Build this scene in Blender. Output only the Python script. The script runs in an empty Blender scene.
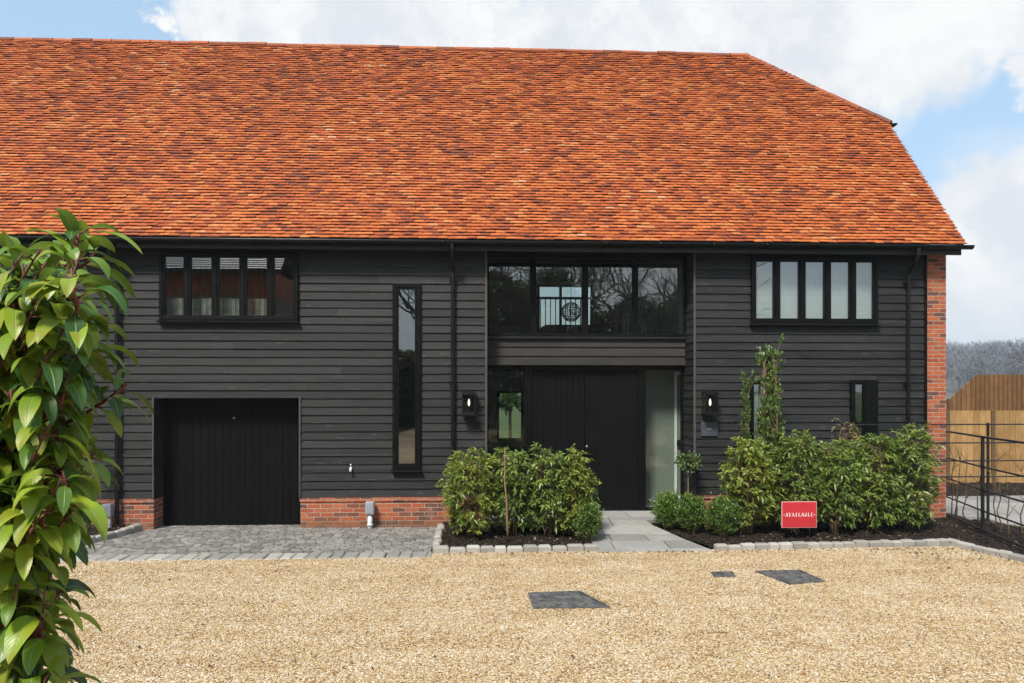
import bpy, math, random
import numpy as np
from mathutils import Vector, Matrix
random.seed(7)
rng = np.random.default_rng(11)
R = math.radians
SC = bpy.context.scene
COL = SC.collection

# ------------------------------------------------------------------ camera
CF = 683.0                       # focal length in pixels at 1024 wide
CA = math.atan(6.46e-5 * 683)    # yaw
CH, CD = 2.37, 12.0
cam_d = bpy.data.cameras.new('camera')
cam = bpy.data.objects.new('camera', cam_d)
COL.objects.link(cam)
cam.location = (0, -CD, CH)
cam.rotation_euler = (R(90), 0, -CA)
cam_d.sensor_width = 36
cam_d.lens = CF / 1024 * 36
cam_d.shift_y = 47.5 / 1024
cam_d.clip_start = 0.05
cam_d.clip_end = 6000
SC.camera = cam


def ray(px, py):
    u = (px - 512) / CF
    return (math.sin(CA) + u * math.cos(CA), math.cos(CA) - u * math.sin(CA), (389 - py) / CF)


def P(px, py, Y):
    """the point of the plane Y = const seen at a pixel of the photograph"""
    d = ray(px, py)
    t = (Y + CD) / d[1]
    return Vector((d[0] * t, Y, CH + d[2] * t))


def G(px, py, z=0.0):
    d = ray(px, py)
    t = (z - CH) / d[2]
    return (d[0] * t, -CD + d[1] * t)


# ------------------------------------------------------------------ world, sun, exposure
SUN_EL, SUN_AZ = R(50), R(207)
W = bpy.data.worlds.new('World')
SC.world = W
W.use_nodes = True
SC.view_settings.view_transform = 'Standard'
SC.view_settings.look = 'None'
SC.view_settings.gamma = 1
SC.view_settings.exposure = 1.5
SC.view_settings.use_curve_mapping = False
CLOUD = 3.45
SKY_GAIN = 1.0


class NT:
    """small helper for node trees"""
    def __init__(s, tree):
        s.t = tree
        tree.nodes.clear()

    def n(s, typ, **kw):
        nd = s.t.nodes.new(typ)
        for k, v in kw.items():
            if k.startswith('i_'):
                key = k[2:]
                key = int(key) if key.isdigit() else key.replace('_', ' ')
                s.put(nd.inputs[key], v)
            else:
                setattr(nd, k, v)
        return nd

    def put(s, sock, v):
        if isinstance(v, bpy.types.NodeSocket):
            s.t.links.new(v, sock)
        else:
            if sock.type == 'RGBA' and isinstance(v, tuple) and len(v) == 3:
                v = (*v, 1)
            sock.default_value = v

    def math(s, op, a, b=0.0, c=None, clamp=False):
        nd = s.t.nodes.new('ShaderNodeMath')
        nd.operation = op
        nd.use_clamp = clamp
        s.put(nd.inputs[0], a)
        s.put(nd.inputs[1], b)
        if c is not None:
            s.put(nd.inputs[2], c)
        return nd.outputs[0]

    def vmath(s, op, a, b=None):
        nd = s.t.nodes.new('ShaderNodeVectorMath')
        nd.operation = op
        s.put(nd.inputs[0], a)
        if b is not None:
            s.put(nd.inputs[3 if op == 'SCALE' else 1], b)
        return nd.outputs['Value' if op in ('LENGTH', 'DISTANCE', 'DOT_PRODUCT') else 'Vector']

    def mix(s, f, a, b, blend='MIX'):
        nd = s.t.nodes.new('ShaderNodeMix')
        nd.data_type = 'RGBA'
        nd.blend_type = blend
        s.put(nd.inputs[0], f)
        s.put(nd.inputs[6], a)
        s.put(nd.inputs[7], b)
        return nd.outputs[2]

    def ramp(s, f, stops, interp='LINEAR'):
        nd = s.t.nodes.new('ShaderNodeValToRGB')
        cr = nd.color_ramp
        cr.interpolation = interp
        while len(cr.elements) < len(stops):
            cr.elements.new(0.5)
        for e, (p, c) in zip(cr.elements, stops):
            e.position = p
            e.color = (*c, 1) if len(c) == 3 else c
        s.put(nd.inputs[0], f)
        return nd.outputs[0]

    def maprange(s, v, a, b, c=0.0, d=1.0, smooth=True):
        nd = s.t.nodes.new('ShaderNodeMapRange')
        nd.interpolation_type = 'SMOOTHSTEP' if smooth else 'LINEAR'
        for i, x in enumerate((v, a, b, c, d)):
            s.put(nd.inputs[i], x)
        return nd.outputs[0]

    def noise(s, vec, scale, detail=3, rough=0.5, dist=0.0):
        nd = s.n('ShaderNodeTexNoise')
        s.put(nd.inputs['Vector'], vec)
        nd.inputs['Scale'].default_value = scale
        nd.inputs['Detail'].default_value = detail
        nd.inputs['Roughness'].default_value = rough
        nd.inputs['Distortion'].default_value = dist
        return nd

    def scalevec(s, vec, sc):
        return s.vmath('MULTIPLY', vec, sc)


def build_world():
    t = NT(W.node_tree)
    out = t.n('ShaderNodeOutputWorld')
    bg = t.n('ShaderNodeBackground')
    t.t.links.new(bg.outputs[0], out.inputs[0])
    bg.inputs[1].default_value = 0.1
    sky = t.n('ShaderNodeTexSky', sky_type='NISHITA')
    sky.sun_disc = False
    sky.sun_elevation = SUN_EL
    sky.sun_rotation = SUN_AZ
    sky.air_density = 1.0
    sky.dust_density = 1.2
    sky.ozone_density = 1.0
    d = t.n('ShaderNodeTexCoord').outputs['Generated']
    nz = t.noise(d, 4.5, 9, 0.62)
    warp = t.vmath('SCALE', t.vmath('SUBTRACT', nz.outputs['Color'], (0.5, 0.5, 0.5)), 0.30)
    dw = t.vmath('ADD', d, warp)
    # the cumulus heaps in front of the camera: centre (as seen from the drive) and size
    blobs = [(330, 5, .16), (450, 20, .13), (560, 45, .13), (640, 60, .13), (720, 30, .16), (770, 30, .17), (860, 20, .10), (900, 50, .11),
             (950, 5, .11), (1020, 20, .06), (810, 85, .125), (1015, 235, .11), (985, 300, .14), (1080, 280, .2), (970, 335, .1),
             (240, 10, .08), (170, 25, .035), (120, -40, .05), (1040, 60, .05)]
    m = None
    for px, py, r in blobs:
        c = Vector(ray(px, py)).normalized()
        dist = t.vmath('DISTANCE', dw, tuple(c))
        k = t.maprange(dist, r, r * 0.58, 0, 1)
        m = k if m is None else t.math('MAXIMUM', m, k)
    sep = t.n('ShaderNodeSeparateXYZ')
    t.put(sep.inputs[0], d)
    # broken cloud over the rest of the sky
    g = t.noise(t.scalevec(d, (1.0, 1.0, 2.2)), 2.6, 8, 0.6)
    gm = t.maprange(g.outputs[0], 0.44, 0.60)
    back = t.maprange(sep.outputs[1], 0.35, 0.05)
    m = t.math('MAXIMUM', m, t.math('MULTIPLY', gm, back))
    low = t.maprange(sep.outputs[2], 0.20, 0.06)
    m = t.math('MAXIMUM', m, t.math('MULTIPLY', low, 0.93))
    shade = t.noise(dw, 7.0, 6, 0.6)
    c1 = t.mix(t.maprange(shade.outputs[0], 0.35, 0.65), (0.80 * CLOUD, 0.84 * CLOUD, 0.90 * CLOUD), (1.03 * CLOUD, 1.03 * CLOUD, 1.03 * CLOUD))
    c2 = t.mix(t.maprange(sep.outputs[2], 0.16, 0.0), c1, (0.76 * CLOUD, 0.80 * CLOUD, 0.85 * CLOUD))
    sk = t.mix(0.72, sky.outputs[0], (0.47 * CLOUD, 0.69 * CLOUD, 0.89 * CLOUD))
    t.put(bg.inputs[0], t.mix(m, sk, c2))


build_world()
sun_d = bpy.data.lights.new('sun', 'SUN')
sun_d.energy = 2.0
sun_d.angle = R(11)
sun_d.color = (1.0, 0.95, 0.87)
sun = bpy.data.objects.new('sun', sun_d)
COL.objects.link(sun)
S = Vector((math.sin(SUN_AZ) * math.cos(SUN_EL), math.cos(SUN_AZ) * math.cos(SUN_EL), math.sin(SUN_EL)))
sun.rotation_euler = S.to_track_quat('Z', 'Y').to_euler()
sun.location = S * 50


# ------------------------------------------------------------------ materials
def new_mat(name):
    m = bpy.data.materials.new(name)
    m.use_nodes = True
    t = NT(m.node_tree)
    out = t.n('ShaderNodeOutputMaterial')
    b = t.n('ShaderNodeBsdfPrincipled')
    t.t.links.new(b.outputs[0], out.inputs[0])
    t.out, t.b = out, b
    t.pos = t.n('ShaderNodeTexCoord').outputs['Object']
    return m, t


def bump(t, h, strength, dist):
    nd = t.n('ShaderNodeBump')
    nd.inputs['Strength'].default_value = strength
    nd.inputs['Distance'].default_value = dist
    t.put(nd.inputs['Height'], h)
    t.put(t.b.inputs['Normal'], nd.outputs[0])
    return nd


def island(t):
    return t.n('ShaderNodeNewGeometry').outputs['Random Per Island']


def plain(name, col, rough=0.6, var=0.15, nscale=8.0, metal=0.0, spec=0.5, bmp=0.0):
    m, t = new_mat(name)
    nz = t.noise(t.pos, nscale, 5, 0.6)
    f = t.maprange(nz.outputs[0], 0.3, 0.7)
    a = tuple(c * (1 - var) for c in col)
    b = tuple(min(1, c * (1 + var)) for c in col)
    t.put(t.b.inputs['Base Color'], t.mix(f, a, b))
    t.put(t.b.inputs['Roughness'], t.maprange(nz.outputs[0], 0.2, 0.8, rough * 0.85, min(1, rough * 1.15)))
    t.b.inputs['Metallic'].default_value = metal
    t.b.inputs['Specular IOR Level'].default_value = spec
    if bmp:
        n2 = t.noise(t.pos, nscale * 12, 4, 0.6)
        bump(t, n2.outputs[0], bmp, 0.004)
    return m


def board_mat(name, dark, light, knotcol, axis=0, rough=0.62, knots=True, spec=.35):
    """sawn softwood boards, painted or stained: streaked grain, knots, each board its own tone"""
    m, t = new_mat(name)
    isl = island(t)
    off = t.n('ShaderNodeCombineXYZ')
    t.put(off.inputs[0], t.math('MULTIPLY', isl, 37.0))
    t.put(off.inputs[2], t.math('MULTIPLY', isl, 11.0))
    p = t.vmath('ADD', t.pos, off.outputs[0])
    sc = [38.0, 38.0, 38.0]
    sc[axis] = 2.2
    gr = t.noise(t.scalevec(p, tuple(sc)), 1.0, 5, 0.65, 1.2)
    big = t.noise(t.scalevec(p, (1.2, 1.2, 5.0)), 1.0, 3, 0.5)
    f = t.math('ADD', t.math('MULTIPLY', gr.outputs[0], 0.75), t.math('MULTIPLY', big.outputs[0], 0.32))
    f = t.math('ADD', f, t.math('MULTIPLY', t.math('SUBTRACT', isl, 0.5), 0.20))
    c = t.mix(t.maprange(f, 0.36, 0.74, 0, 1, False), dark, light)
    h = gr.outputs[0]
    if knots:
        ks = [7.5, 7.5, 7.5]
        ks[axis] = 3.4
        vo = t.n('ShaderNodeTexVoronoi')
        t.put(vo.inputs['Vector'], t.scalevec(t.vmath('ADD', p, t.vmath('SCALE', gr.outputs['Color'], 0.012)), tuple(ks)))
        vo.inputs['Scale'].default_value = 1.0
        vo.inputs['Randomness'].default_value = 1.0
        dd = vo.outputs['Distance']
        keep = t.math('LESS_THAN', t.n('ShaderNodeSeparateColor', i_0=vo.outputs['Color']).outputs[0], 0.34)
        ring = t.math('MULTIPLY', t.math('MULTIPLY', t.maprange(dd, 0.10, 0.15), t.maprange(dd, 0.26, 0.19)), keep)
        core = t.math('MULTIPLY', t.maprange(dd, 0.13, 0.07), keep)
        c = t.mix(t.math('MULTIPLY', ring, 0.26), c, knotcol)
        c = t.mix(t.math('MULTIPLY', core, 0.6), c, dark)
        h = t.math('ADD', h, t.math('MULTIPLY', ring, 0.5))
    t.put(t.b.inputs['Base Color'], c)
    t.put(t.b.inputs['Roughness'], t.maprange(gr.outputs[0], 0.2, 0.8, rough - 0.12, rough + 0.15))
    t.b.inputs['Specular IOR Level'].default_value = spec
    bump(t, h, 0.8, 0.006)
    return m


def brick_mat(name):
    m, t = new_mat(name)
    sp = t.n('ShaderNodeSeparateXYZ')
    t.put(sp.inputs[0], t.pos)
    cb = t.n('ShaderNodeCombineXYZ')
    t.put(cb.inputs[0], t.math('ADD', sp.outputs[0], sp.outputs[1]))
    t.put(cb.inputs[1], sp.outputs[2])
    wob = t.noise(t.pos, 25, 3, 0.6)
    vec = t.vmath('ADD', cb.outputs[0], t.vmath('SCALE', t.vmath('SUBTRACT', wob.outputs['Color'], (.5, .5, .5)), 0.012))
    br = t.n('ShaderNodeTexBrick')
    t.put(br.inputs['Vector'], vec)
    br.inputs['Scale'].default_value = 1
    br.inputs['Brick Width'].default_value = 0.225
    br.inputs['Row Height'].default_value = 0.075
    br.inputs['Mortar Size'].default_value = 0.0078
    br.inputs['Mortar Smooth'].default_value = 0.25
    br.inputs['Bias'].default_value = 0.0
    br.inputs['Color1'].default_value = (0, 0, 0, 1)
    br.inputs['Color2'].default_value = (1, 1, 1, 1)
    br.inputs['Mortar'].default_value = (0.5, 0.5, 0.5, 1)
    br.offset = 0.5
    col = t.ramp(br.outputs['Color'], [(0.0, (0.10, 0.045, 0.04)), (0.20, (0.17, 0.05, 0.035)), (0.34, (0.33, 0.068, 0.028)), (0.58, (0.43, 0.088, 0.030)), (0.8, (0.48, 0.115, 0.038)), (1.0, (0.36, 0.10, 0.05))])
    n1 = t.noise(t.pos, 30, 6, 0.65)
    col = t.mix(t.maprange(n1.outputs[0], 0.3, 0.75, 0.0, 0.5), col, (0.16, 0.055, 0.035))
    n2 = t.noise(t.pos, 3.0, 4, 0.6)
    col = t.mix(t.maprange(n2.outputs[0], 0.5, 0.75, 0.0, 0.35), col, (0.42, 0.22, 0.13))
    mort = t.mix(t.maprange(n1.outputs[0], .3, .7), (0.20, 0.15, 0.10), (0.44, 0.36, 0.27))
    col = t.mix(br.outputs['Fac'], col, mort)
    # browner and darker towards the ground, with an uneven upper edge
    low_band = t.maprange(t.math('ADD', sp.outputs[2], t.math('MULTIPLY', n2.outputs[0], 0.14)), 0.24, 0.05)
    col = t.mix(t.math('MULTIPLY', low_band, 0.6), col, (0.10, 0.07, 0.035))
    t.put(t.b.inputs['Base Color'], col)
    t.b.inputs['Roughness'].default_value = 0.85
    h = t.math('ADD', t.math('MULTIPLY', br.outputs['Fac'], -1.0), t.math('MULTIPLY', n1.outputs[0], 0.5))
    bump(t, h, 0.8, 0.006)
    return m


def tile_mat(name):
    m, t = new_mat(name)
    isl = island(t)
    big = t.noise(t.scalevec(t.pos, (0.9, 0.9, 2.0)), 1.0, 5, 0.65)
    f = t.math('ADD', t.math('ADD', t.math('MULTIPLY', isl, 0.76), 0.15), t.math('MULTIPLY', t.math('SUBTRACT', big.outputs[0], 0.5), 0.8))
    col = t.ramp(f, [(0.0, (0.16, 0.055, 0.035)), (0.14, (0.23, 0.062, 0.030)), (0.32, (0.35, 0.080, 0.026)), (0.50, (0.47, 0.110, 0.028)),
                     (0.74, (0.56, 0.150, 0.036)), (0.94, (0.60, 0.22, 0.07)), (1.0, (0.64, 0.34, 0.19))])
    n = t.noise(t.scalevec(t.pos, (0.6, 1, 1)), 26, 5, 0.7)
    col = t.mix(t.maprange(n.outputs[0], 0.42, 0.72, 0.0, 0.5), col, (0.20, 0.062, 0.032))
    t.put(t.b.inputs['Base Color'], col)
    t.b.inputs['Roughness'].default_value = 0.75
    t.b.inputs['Specular IOR Level'].default_value = 0.3
    bump(t, n.outputs[0], 0.5, 0.006)
    return m


def glass_mat(name, refl=0.16, tint=(0.80, 0.84, 0.81)):
    m, t = new_mat(name)
    t.t.nodes.remove(t.b)
    tr = t.n('ShaderNodeBsdfTransparent')
    tr.inputs[0].default_value = (*tint, 1)
    gl = t.n('ShaderNodeBsdfGlossy')
    gl.inputs['Roughness'].default_value = 0.0
    gl.inputs[0].default_value = (1, 1, 1, 1)
    nz = t.noise(t.pos, 1.3, 2, 0.4)
    bp = t.n('ShaderNodeBump')
    bp.inputs['Strength'].default_value = 0.06
    bp.inputs['Distance'].default_value = 0.02
    t.put(bp.inputs['Height'], nz.outputs[0])
    t.put(gl.inputs['Normal'], bp.outputs[0])
    lwt = t.n('ShaderNodeLayerWeight')
    lwt.inputs[0].default_value = 0.5
    fac = t.math('ADD', t.math('MULTIPLY', t.math('POWER', lwt.outputs['Facing'], 4.0), 0.7), refl, clamp=True)
    mx = t.n('ShaderNodeMixShader')
    t.put(mx.inputs[0], fac)
    t.t.links.new(tr.outputs[0], mx.inputs[1])
    t.t.links.new(gl.outputs[0], mx.inputs[2])
    t.t.links.new(mx.outputs[0], t.out.inputs[0])
    return m


def leaf_mat(name, stops, rough=0.4, trans=0.25, rib=False, young=None, spec=0.5):
    m, t = new_mat(name)
    isl = island(t)
    n = t.noise(t.pos, 2.2, 3, 0.5)
    f = t.math('ADD', t.math('MULTIPLY', isl, 0.8), t.math('MULTIPLY', t.math('SUBTRACT', n.outputs[0], 0.4), 0.9), clamp=True)
    col = t.ramp(f, stops)
    if rib:
        uv = t.n('ShaderNodeUVMap').outputs[0]
        s2 = t.n('ShaderNodeSeparateXYZ')
        t.put(s2.inputs[0], uv)
        ax = t.math('ABSOLUTE', t.math('SUBTRACT', s2.outputs[0], 0.5))
        mr = t.maprange(ax, 0.045, 0.015)
        vein = t.math('SINE', t.math('ADD', t.math('MULTIPLY', s2.outputs[1], 75.0), t.math('MULTIPLY', ax, -34.0)))
        vein = t.maprange(vein, 0.75, 1.0, 0, 0.22)
        pn = t.noise(t.pos, 28, 4, 0.6)
        patch = t.math('MULTIPLY', t.maprange(t.math('ADD', pn.outputs[0], t.math('MULTIPLY', s2.outputs[1], 0.25)), 0.56, 0.72), t.maprange(isl, 0.40, 0.7))
        col = t.mix(t.math('MULTIPLY', patch, 0.75), col, (0.30, 0.30, 0.02))
        col = t.mix(vein, col, (0.16, 0.24, 0.06))
        col = t.mix(t.math('MULTIPLY', mr, 0.8), col, (0.26, 0.34, 0.10))
        bump(t, t.math('ADD', t.math('MULTIPLY', mr, -1.0), t.math('ADD', t.math('MULTIPLY', vein, -1.5), t.math('MULTIPLY', pn.outputs[0], 0.6))), 0.5, 0.002)
    bf = t.n('ShaderNodeNewGeometry').outputs['Backfacing']
    col = t.mix(t.math('MULTIPLY', bf, 0.45), col, (0.14, 0.20, 0.06))
    t.put(t.b.inputs['Base Color'], col)
    t.b.inputs['Roughness'].default_value = rough
    t.b.inputs['Specular IOR Level'].default_value = spec
    tl = t.n('ShaderNodeBsdfTranslucent')
    t.put(tl.inputs[0], t.mix(0.5, col, (0.25, 0.35, 0.03)))
    mx = t.n('ShaderNodeMixShader')
    mx.inputs[0].default_value = trans
    t.t.links.new(t.b.outputs[0], mx.inputs[1])
    t.t.links.new(tl.outputs[0], mx.inputs[2])
    t.t.links.new(mx.outputs[0], t.out.inputs[0])
    return m


def island_mat(name, stops, rough=0.85, nscale=40, dirt=0.3, dirtcol=(0.1, 0.09, 0.07), bmp=0.5, streak=False):
    m, t = new_mat(name)
    isl = island(t)
    n = t.noise(t.pos, nscale, 5, 0.65)
    n2 = t.noise(t.pos, 1.7, 4, 0.6)
    f = t.math('ADD', t.math('MULTIPLY', isl, 0.85), t.math('MULTIPLY', t.math('SUBTRACT', n2.outputs[0], 0.42), 0.7), clamp=True)
    if streak:
        n3 = t.noise(t.scalevec(t.pos, (0.45, 2.6, 0.0)), 1.0, 6, 0.7)
        f = t.math('ADD', f, t.math('MULTIPLY', t.math('SUBTRACT', n3.outputs[0], 0.5), 1.1), clamp=True)
    col = t.ramp(f, stops)
    col = t.mix(t.maprange(n.outputs[0], 0.42, 0.75, 0.0, dirt), col, dirtcol)
    t.put(t.b.inputs['Base Color'], col)
    t.b.inputs['Roughness'].default_value = rough
    t.b.inputs['Specular IOR Level'].default_value = 0.3
    if bmp:
        bump(t, n.outputs[0], bmp, 0.004)
    return m


GRAVEL_STOPS = [(0.0, (0.10, 0.060, 0.03)), (0.10, (0.25, 0.135, 0.055)), (0.28, (0.43, 0.275, 0.120)), (0.52, (0.51, 0.38, 0.205)), (0.78, (0.59, 0.49, 0.33)), (1.0, (0.74, 0.70, 0.62))]


def gravel_mat():
    m, t = new_mat('gravel_bed')
    big = t.noise(t.pos, 0.7, 5, 0.6)
    mid = t.noise(t.pos, 6.0, 4, 0.65)
    vo = t.n('ShaderNodeTexVoronoi')
    t.put(vo.inputs['Vector'], t.scalevec(t.pos, (1, 1, 0)))
    vo.inputs['Scale'].default_value = 62
    sepc = t.n('ShaderNodeSeparateColor', i_0=vo.outputs['Color'])
    f = t.math('ADD', sepc.outputs[0], t.math('MULTIPLY', t.math('SUBTRACT', big.outputs[0], 0.5), 0.5))
    f = t.math('ADD', f, t.math('MULTIPLY', t.math('SUBTRACT', mid.outputs[0], 0.5), 0.5), clamp=True)
    col = t.ramp(f, GRAVEL_STOPS)
    gap = t.maprange(vo.outputs['Distance'], 0.45, 0.75)
    col = t.mix(t.math('MULTIPLY', gap, 0.6), col, (0.13, 0.075, 0.03))
    t.put(t.b.inputs['Base Color'], col)
    t.b.inputs['Roughness'].default_value = 0.9
    t.b.inputs['Specular IOR Level'].default_value = 0.2
    bump(t, t.math('MULTIPLY', vo.outputs['Distance'], -1.0), 0.9, 0.008)
    return m


def ground_mat(name, a, b, scale=3.0, bmp=0.6):
    m, t = new_mat(name)
    n = t.noise(t.pos, scale, 8, 0.7)
    n2 = t.noise(t.pos, scale * 14, 5, 0.7)
    f = t.math('ADD', t.math('MULTIPLY', n.outputs[0], 0.6), t.math('MULTIPLY', n2.outputs[0], 0.4))
    t.put(t.b.inputs['Base Color'], t.mix(t.maprange(f, 0.35, 0.65), a, b))
    t.b.inputs['Roughness'].default_value = 0.95
    t.b.inputs['Specular IOR Level'].default_value = 0.2
    bump(t, n2.outputs[0], bmp, 0.02)
    return m


def lamp_mat(name, col, strength):
    m, t = new_mat(name)
    t.b.inputs['Base Color'].default_value = (*col, 1)
    t.b.inputs['Emission Color'].default_value = (*col, 1)
    t.b.inputs['Emission Strength'].default_value = strength
    return m


M = dict(
    boards=board_mat('black_stained_boards', (0.0035, 0.0036, 0.0038), (0.0265, 0.0265, 0.0262), (0.075, 0.075, 0.07)),
    reveal=board_mat('black_stained_reveal_boards', (0.0035, 0.0036, 0.0038), (0.0265, 0.0265, 0.0262), (0.06, 0.06, 0.056), axis=1),
    brown=board_mat('brown_grey_sheltered_boards', (0.010, 0.0088, 0.0076), (0.034, 0.029, 0.025), (0.006, 0.005, 0.0045)),
    trim=board_mat('weathered_corner_trim', (0.045, 0.040, 0.036), (0.095, 0.086, 0.078), (0.03, 0.03, 0.03), axis=2, knots=False),
    door=board_mat('black_door_boards', (0.0014, 0.0014, 0.0015), (0.0034, 0.0034, 0.0036), (0.01, 0.01, 0.01), axis=2, rough=0.65, knots=False, spec=.12),
    black=plain('black_frame_paint', (0.002, 0.002, 0.0022), 0.5, 0.2, 6, 0, .15),
    gutter=plain('black_gutter_metal', (0.005, 0.005, 0.0055), 0.4, 0.3, 5, 0, .3),
    fascia=plain('dark_grey_fascia', (0.013, 0.0135, 0.014), 0.45, 0.15, 3, 0, .35),
    brick=brick_mat('orange_red_brick'),
    tile=tile_mat('handmade_clay_tiles'),
    ridge=island_mat('clay_ridge_tiles', [(0, (0.13, 0.045, 0.03)), (0.5, (0.30, 0.075, 0.028)), (1, (0.42, 0.12, 0.04))], 0.75, 20, 0.3, (0.15, 0.06, 0.04)),
    glass=glass_mat('window_glass', 0.15),
    glass_low=glass_mat('clear_glass', 0.045, (0.93, 0.96, 0.945)),
    inner=plain('interior_plaster', (0.55, 0.56, 0.52), 0.8, 0.04, 2),
    inner_green=plain('interior_reflected_green', (0.18, 0.195, 0.165), 0.7, 0.04, 2),  # pale hall wall, with the green reflection in the pane put into its colour
    inner_dark=plain('interior_dark_timber', (0.035, 0.03, 0.026), 0.7, 0.2, 4),
    white=plain('white_paint', (0.74, 0.74, 0.72), 0.5, 0.05, 3),
    screen=plain('grey_white_screen', (0.36, 0.36, 0.34), 0.8, 0.3, 7),
    blind=plain('pale_grey_blind', (0.58, 0.60, 0.62), 0.8, 0.06, 14),
    soil=ground_mat('dark_bark_soil', (0.010, 0.007, 0.005), (0.035, 0.024, 0.016), 5, 1.0),
    mulch=island_mat('bark_chips', [(0, (0.008, 0.006, 0.004)), (0.6, (0.024, 0.016, 0.011)), (0.85, (0.07, 0.046, 0.03)), (1, (0.30, 0.23, 0.17))], 0.9, 60, 0.3),
    gravel=gravel_mat(),
    stones=island_mat('gravel_pebbles', GRAVEL_STOPS, 0.85, 90, 0.12, (0.30, 0.18, 0.07), 0.0, True),
    litter=island_mat('fallen_leaves', [(0, (0.03, 0.018, 0.010)), (0.6, (0.10, 0.05, 0.022)), (1, (0.22, 0.12, 0.05))], 0.85, 60, 0.3),
    setts=island_mat('grey_tumbled_setts', [(0, (0.12, 0.115, 0.108)), (0.4, (0.185, 0.178, 0.165)), (0.8, (0.24, 0.23, 0.21)), (1, (0.30, 0.285, 0.26))], 0.85, 30, 0.4, (0.10, 0.09, 0.075)),
    setts_pale=island_mat('pale_granite_setts', [(0, (0.22, 0.21, 0.19)), (0.6, (0.32, 0.305, 0.275)), (1, (0.42, 0.40, 0.36))], 0.85, 35, 0.35, (0.15, 0.13, 0.10)),
    flags=island_mat('sandstone_flags', [(0, (0.19, 0.185, 0.175)), (0.5, (0.27, 0.265, 0.25)), (1, (0.35, 0.335, 0.31))], 0.7, 9, 0.35, (0.17, 0.16, 0.145)),
    joint=ground_mat('dark_joint_sand', (0.03, 0.026, 0.02), (0.07, 0.06, 0.045), 8, 0.5),
    grass=ground_mat('rough_grass', (0.035, 0.06, 0.014), (0.08, 0.10, 0.03), 1.5, 1.0),
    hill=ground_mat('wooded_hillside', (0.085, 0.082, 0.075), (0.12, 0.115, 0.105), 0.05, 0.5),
    iron=plain('black_railing_paint', (0.010, 0.010, 0.011), 0.45, 0.3, 9),
    fence=board_mat('orange_brown_fence_boards', (0.24, 0.13, 0.045), (0.46, 0.28, 0.11), (0.13, 0.065, 0.025), axis=2, rough=0.8),
    fence_dark=board_mat('brown_featheredge_boards', (0.125, 0.062, 0.024), (0.27, 0.14, 0.058), (0.08, 0.04, 0.02), axis=2, rough=0.8),
    post_wood=board_mat('brown_fence_post', (0.10, 0.055, 0.025), (0.17, 0.10, 0.045), (0.08, 0.04, 0.02), axis=2, rough=0.85, knots=False),
    cover=plain('cast_iron_cover', (0.115, 0.112, 0.108), 0.7, 0.5, 9, 0.3, 0.5, 0.6),
    red=plain('red_sign_face', (0.47, 0.022, 0.034), 0.45, 0.06, 3),
    sign_edge=plain('pale_sign_edge', (0.62, 0.30, 0.30), 0.5, 0.05, 3),
    slate=plain('slate_plaque', (0.055, 0.062, 0.075), 0.4, 0.12, 12),
    boxgrey=plain('grey_plastic', (0.28, 0.30, 0.33), 0.45, 0.06, 5),
    pipe=plain('white_plastic', (0.62, 0.65, 0.68), 0.4, 0.06, 5),
    steel=plain('brushed_steel', (0.55, 0.56, 0.57), 0.35, 0.05, 6, 0.8),
    bulb=lamp_mat('lit_candle_bulb', (1.0, 0.85, 0.62), 0.6),
    slates=island_mat('roof_slates', [(0, (0.10, 0.11, 0.13)), (1, (0.18, 0.20, 0.24))], 0.45, 8, 0.3, (0.09, 0.09, 0.1)),
    flint=ground_mat('flint_walling', (0.10, 0.09, 0.075), (0.30, 0.28, 0.23), 9, 1.0),
    bark=plain('grey_brown_bark', (0.10, 0.08, 0.06), 0.9, 0.35, 14, 0, 0.2, 0.8),
    twig=plain('pale_brown_twigs', (0.22, 0.15, 0.085), 0.85, 0.3, 20, 0, 0.2),
    whip=plain('brown_whip_bark', (0.13, 0.095, 0.055), 0.85, 0.3, 20, 0, 0.2),
    redtwig=plain('red_brown_twigs', (0.13, 0.035, 0.03), 0.6, 0.4, 30),
    wood_far=plain('hazed_winter_bark', (0.155, 0.16, 0.175), 0.95, 0.2, 0.05, 0, 0.1),  # distance haze put into the bark colour, paler and bluer
    sofa=plain('dark_sofa_fabric', (0.035, 0.037, 0.036), 0.9, 0.2, 20),
)
LM = dict(
    big=leaf_mat('glossy_laurel_leaf', [(0, (0.012, 0.050, 0.018)), (0.26, (0.042, 0.125, 0.020)), (0.48, (0.165, 0.29, 0.018)), (1, (0.32, 0.43, 0.026))], 0.38, 0.30, True),
    hedge=leaf_mat('portugal_laurel_leaf', [(0, (0.030, 0.072, 0.020)), (0.32, (0.115, 0.195, 0.030)), (0.60, (0.24, 0.315, 0.045)), (1, (0.38, 0.41, 0.09))], 0.38, 0.25),
    hedge_y=leaf_mat('yellow_green_laurel_leaf', [(0, (0.045, 0.085, 0.016)), (0.30, (0.17, 0.235, 0.025)), (0.62, (0.31, 0.345, 0.035)), (1, (0.48, 0.46, 0.08))], 0.38, 0.25),
    box=leaf_mat('box_leaf', [(0, (0.014, 0.052, 0.010)), (0.5, (0.080, 0.180, 0.022)), (1, (0.22, 0.34, 0.04))], 0.38, 0.25),
    upright=leaf_mat('upright_evergreen_leaf', [(0, (0.02, 0.06, 0.016)), (0.5, (0.08, 0.155, 0.032)), (1, (0.21, 0.29, 0.08))], 0.36, 0.25),
    grey=leaf_mat('grey_lavender_leaf', [(0, (0.06, 0.08, 0.06)), (1, (0.18, 0.21, 0.17))], 0.7, 0.15),
    dead=leaf_mat('dry_brown_leaf', [(0, (0.10, 0.045, 0.025)), (1, (0.30, 0.16, 0.08))], 0.8, 0.15),
    dark=leaf_mat('dark_evergreen_leaf', [(0, (0.010, 0.022, 0.008)), (1, (0.04, 0.065, 0.02))], 0.6, 0.15),
)


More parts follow.
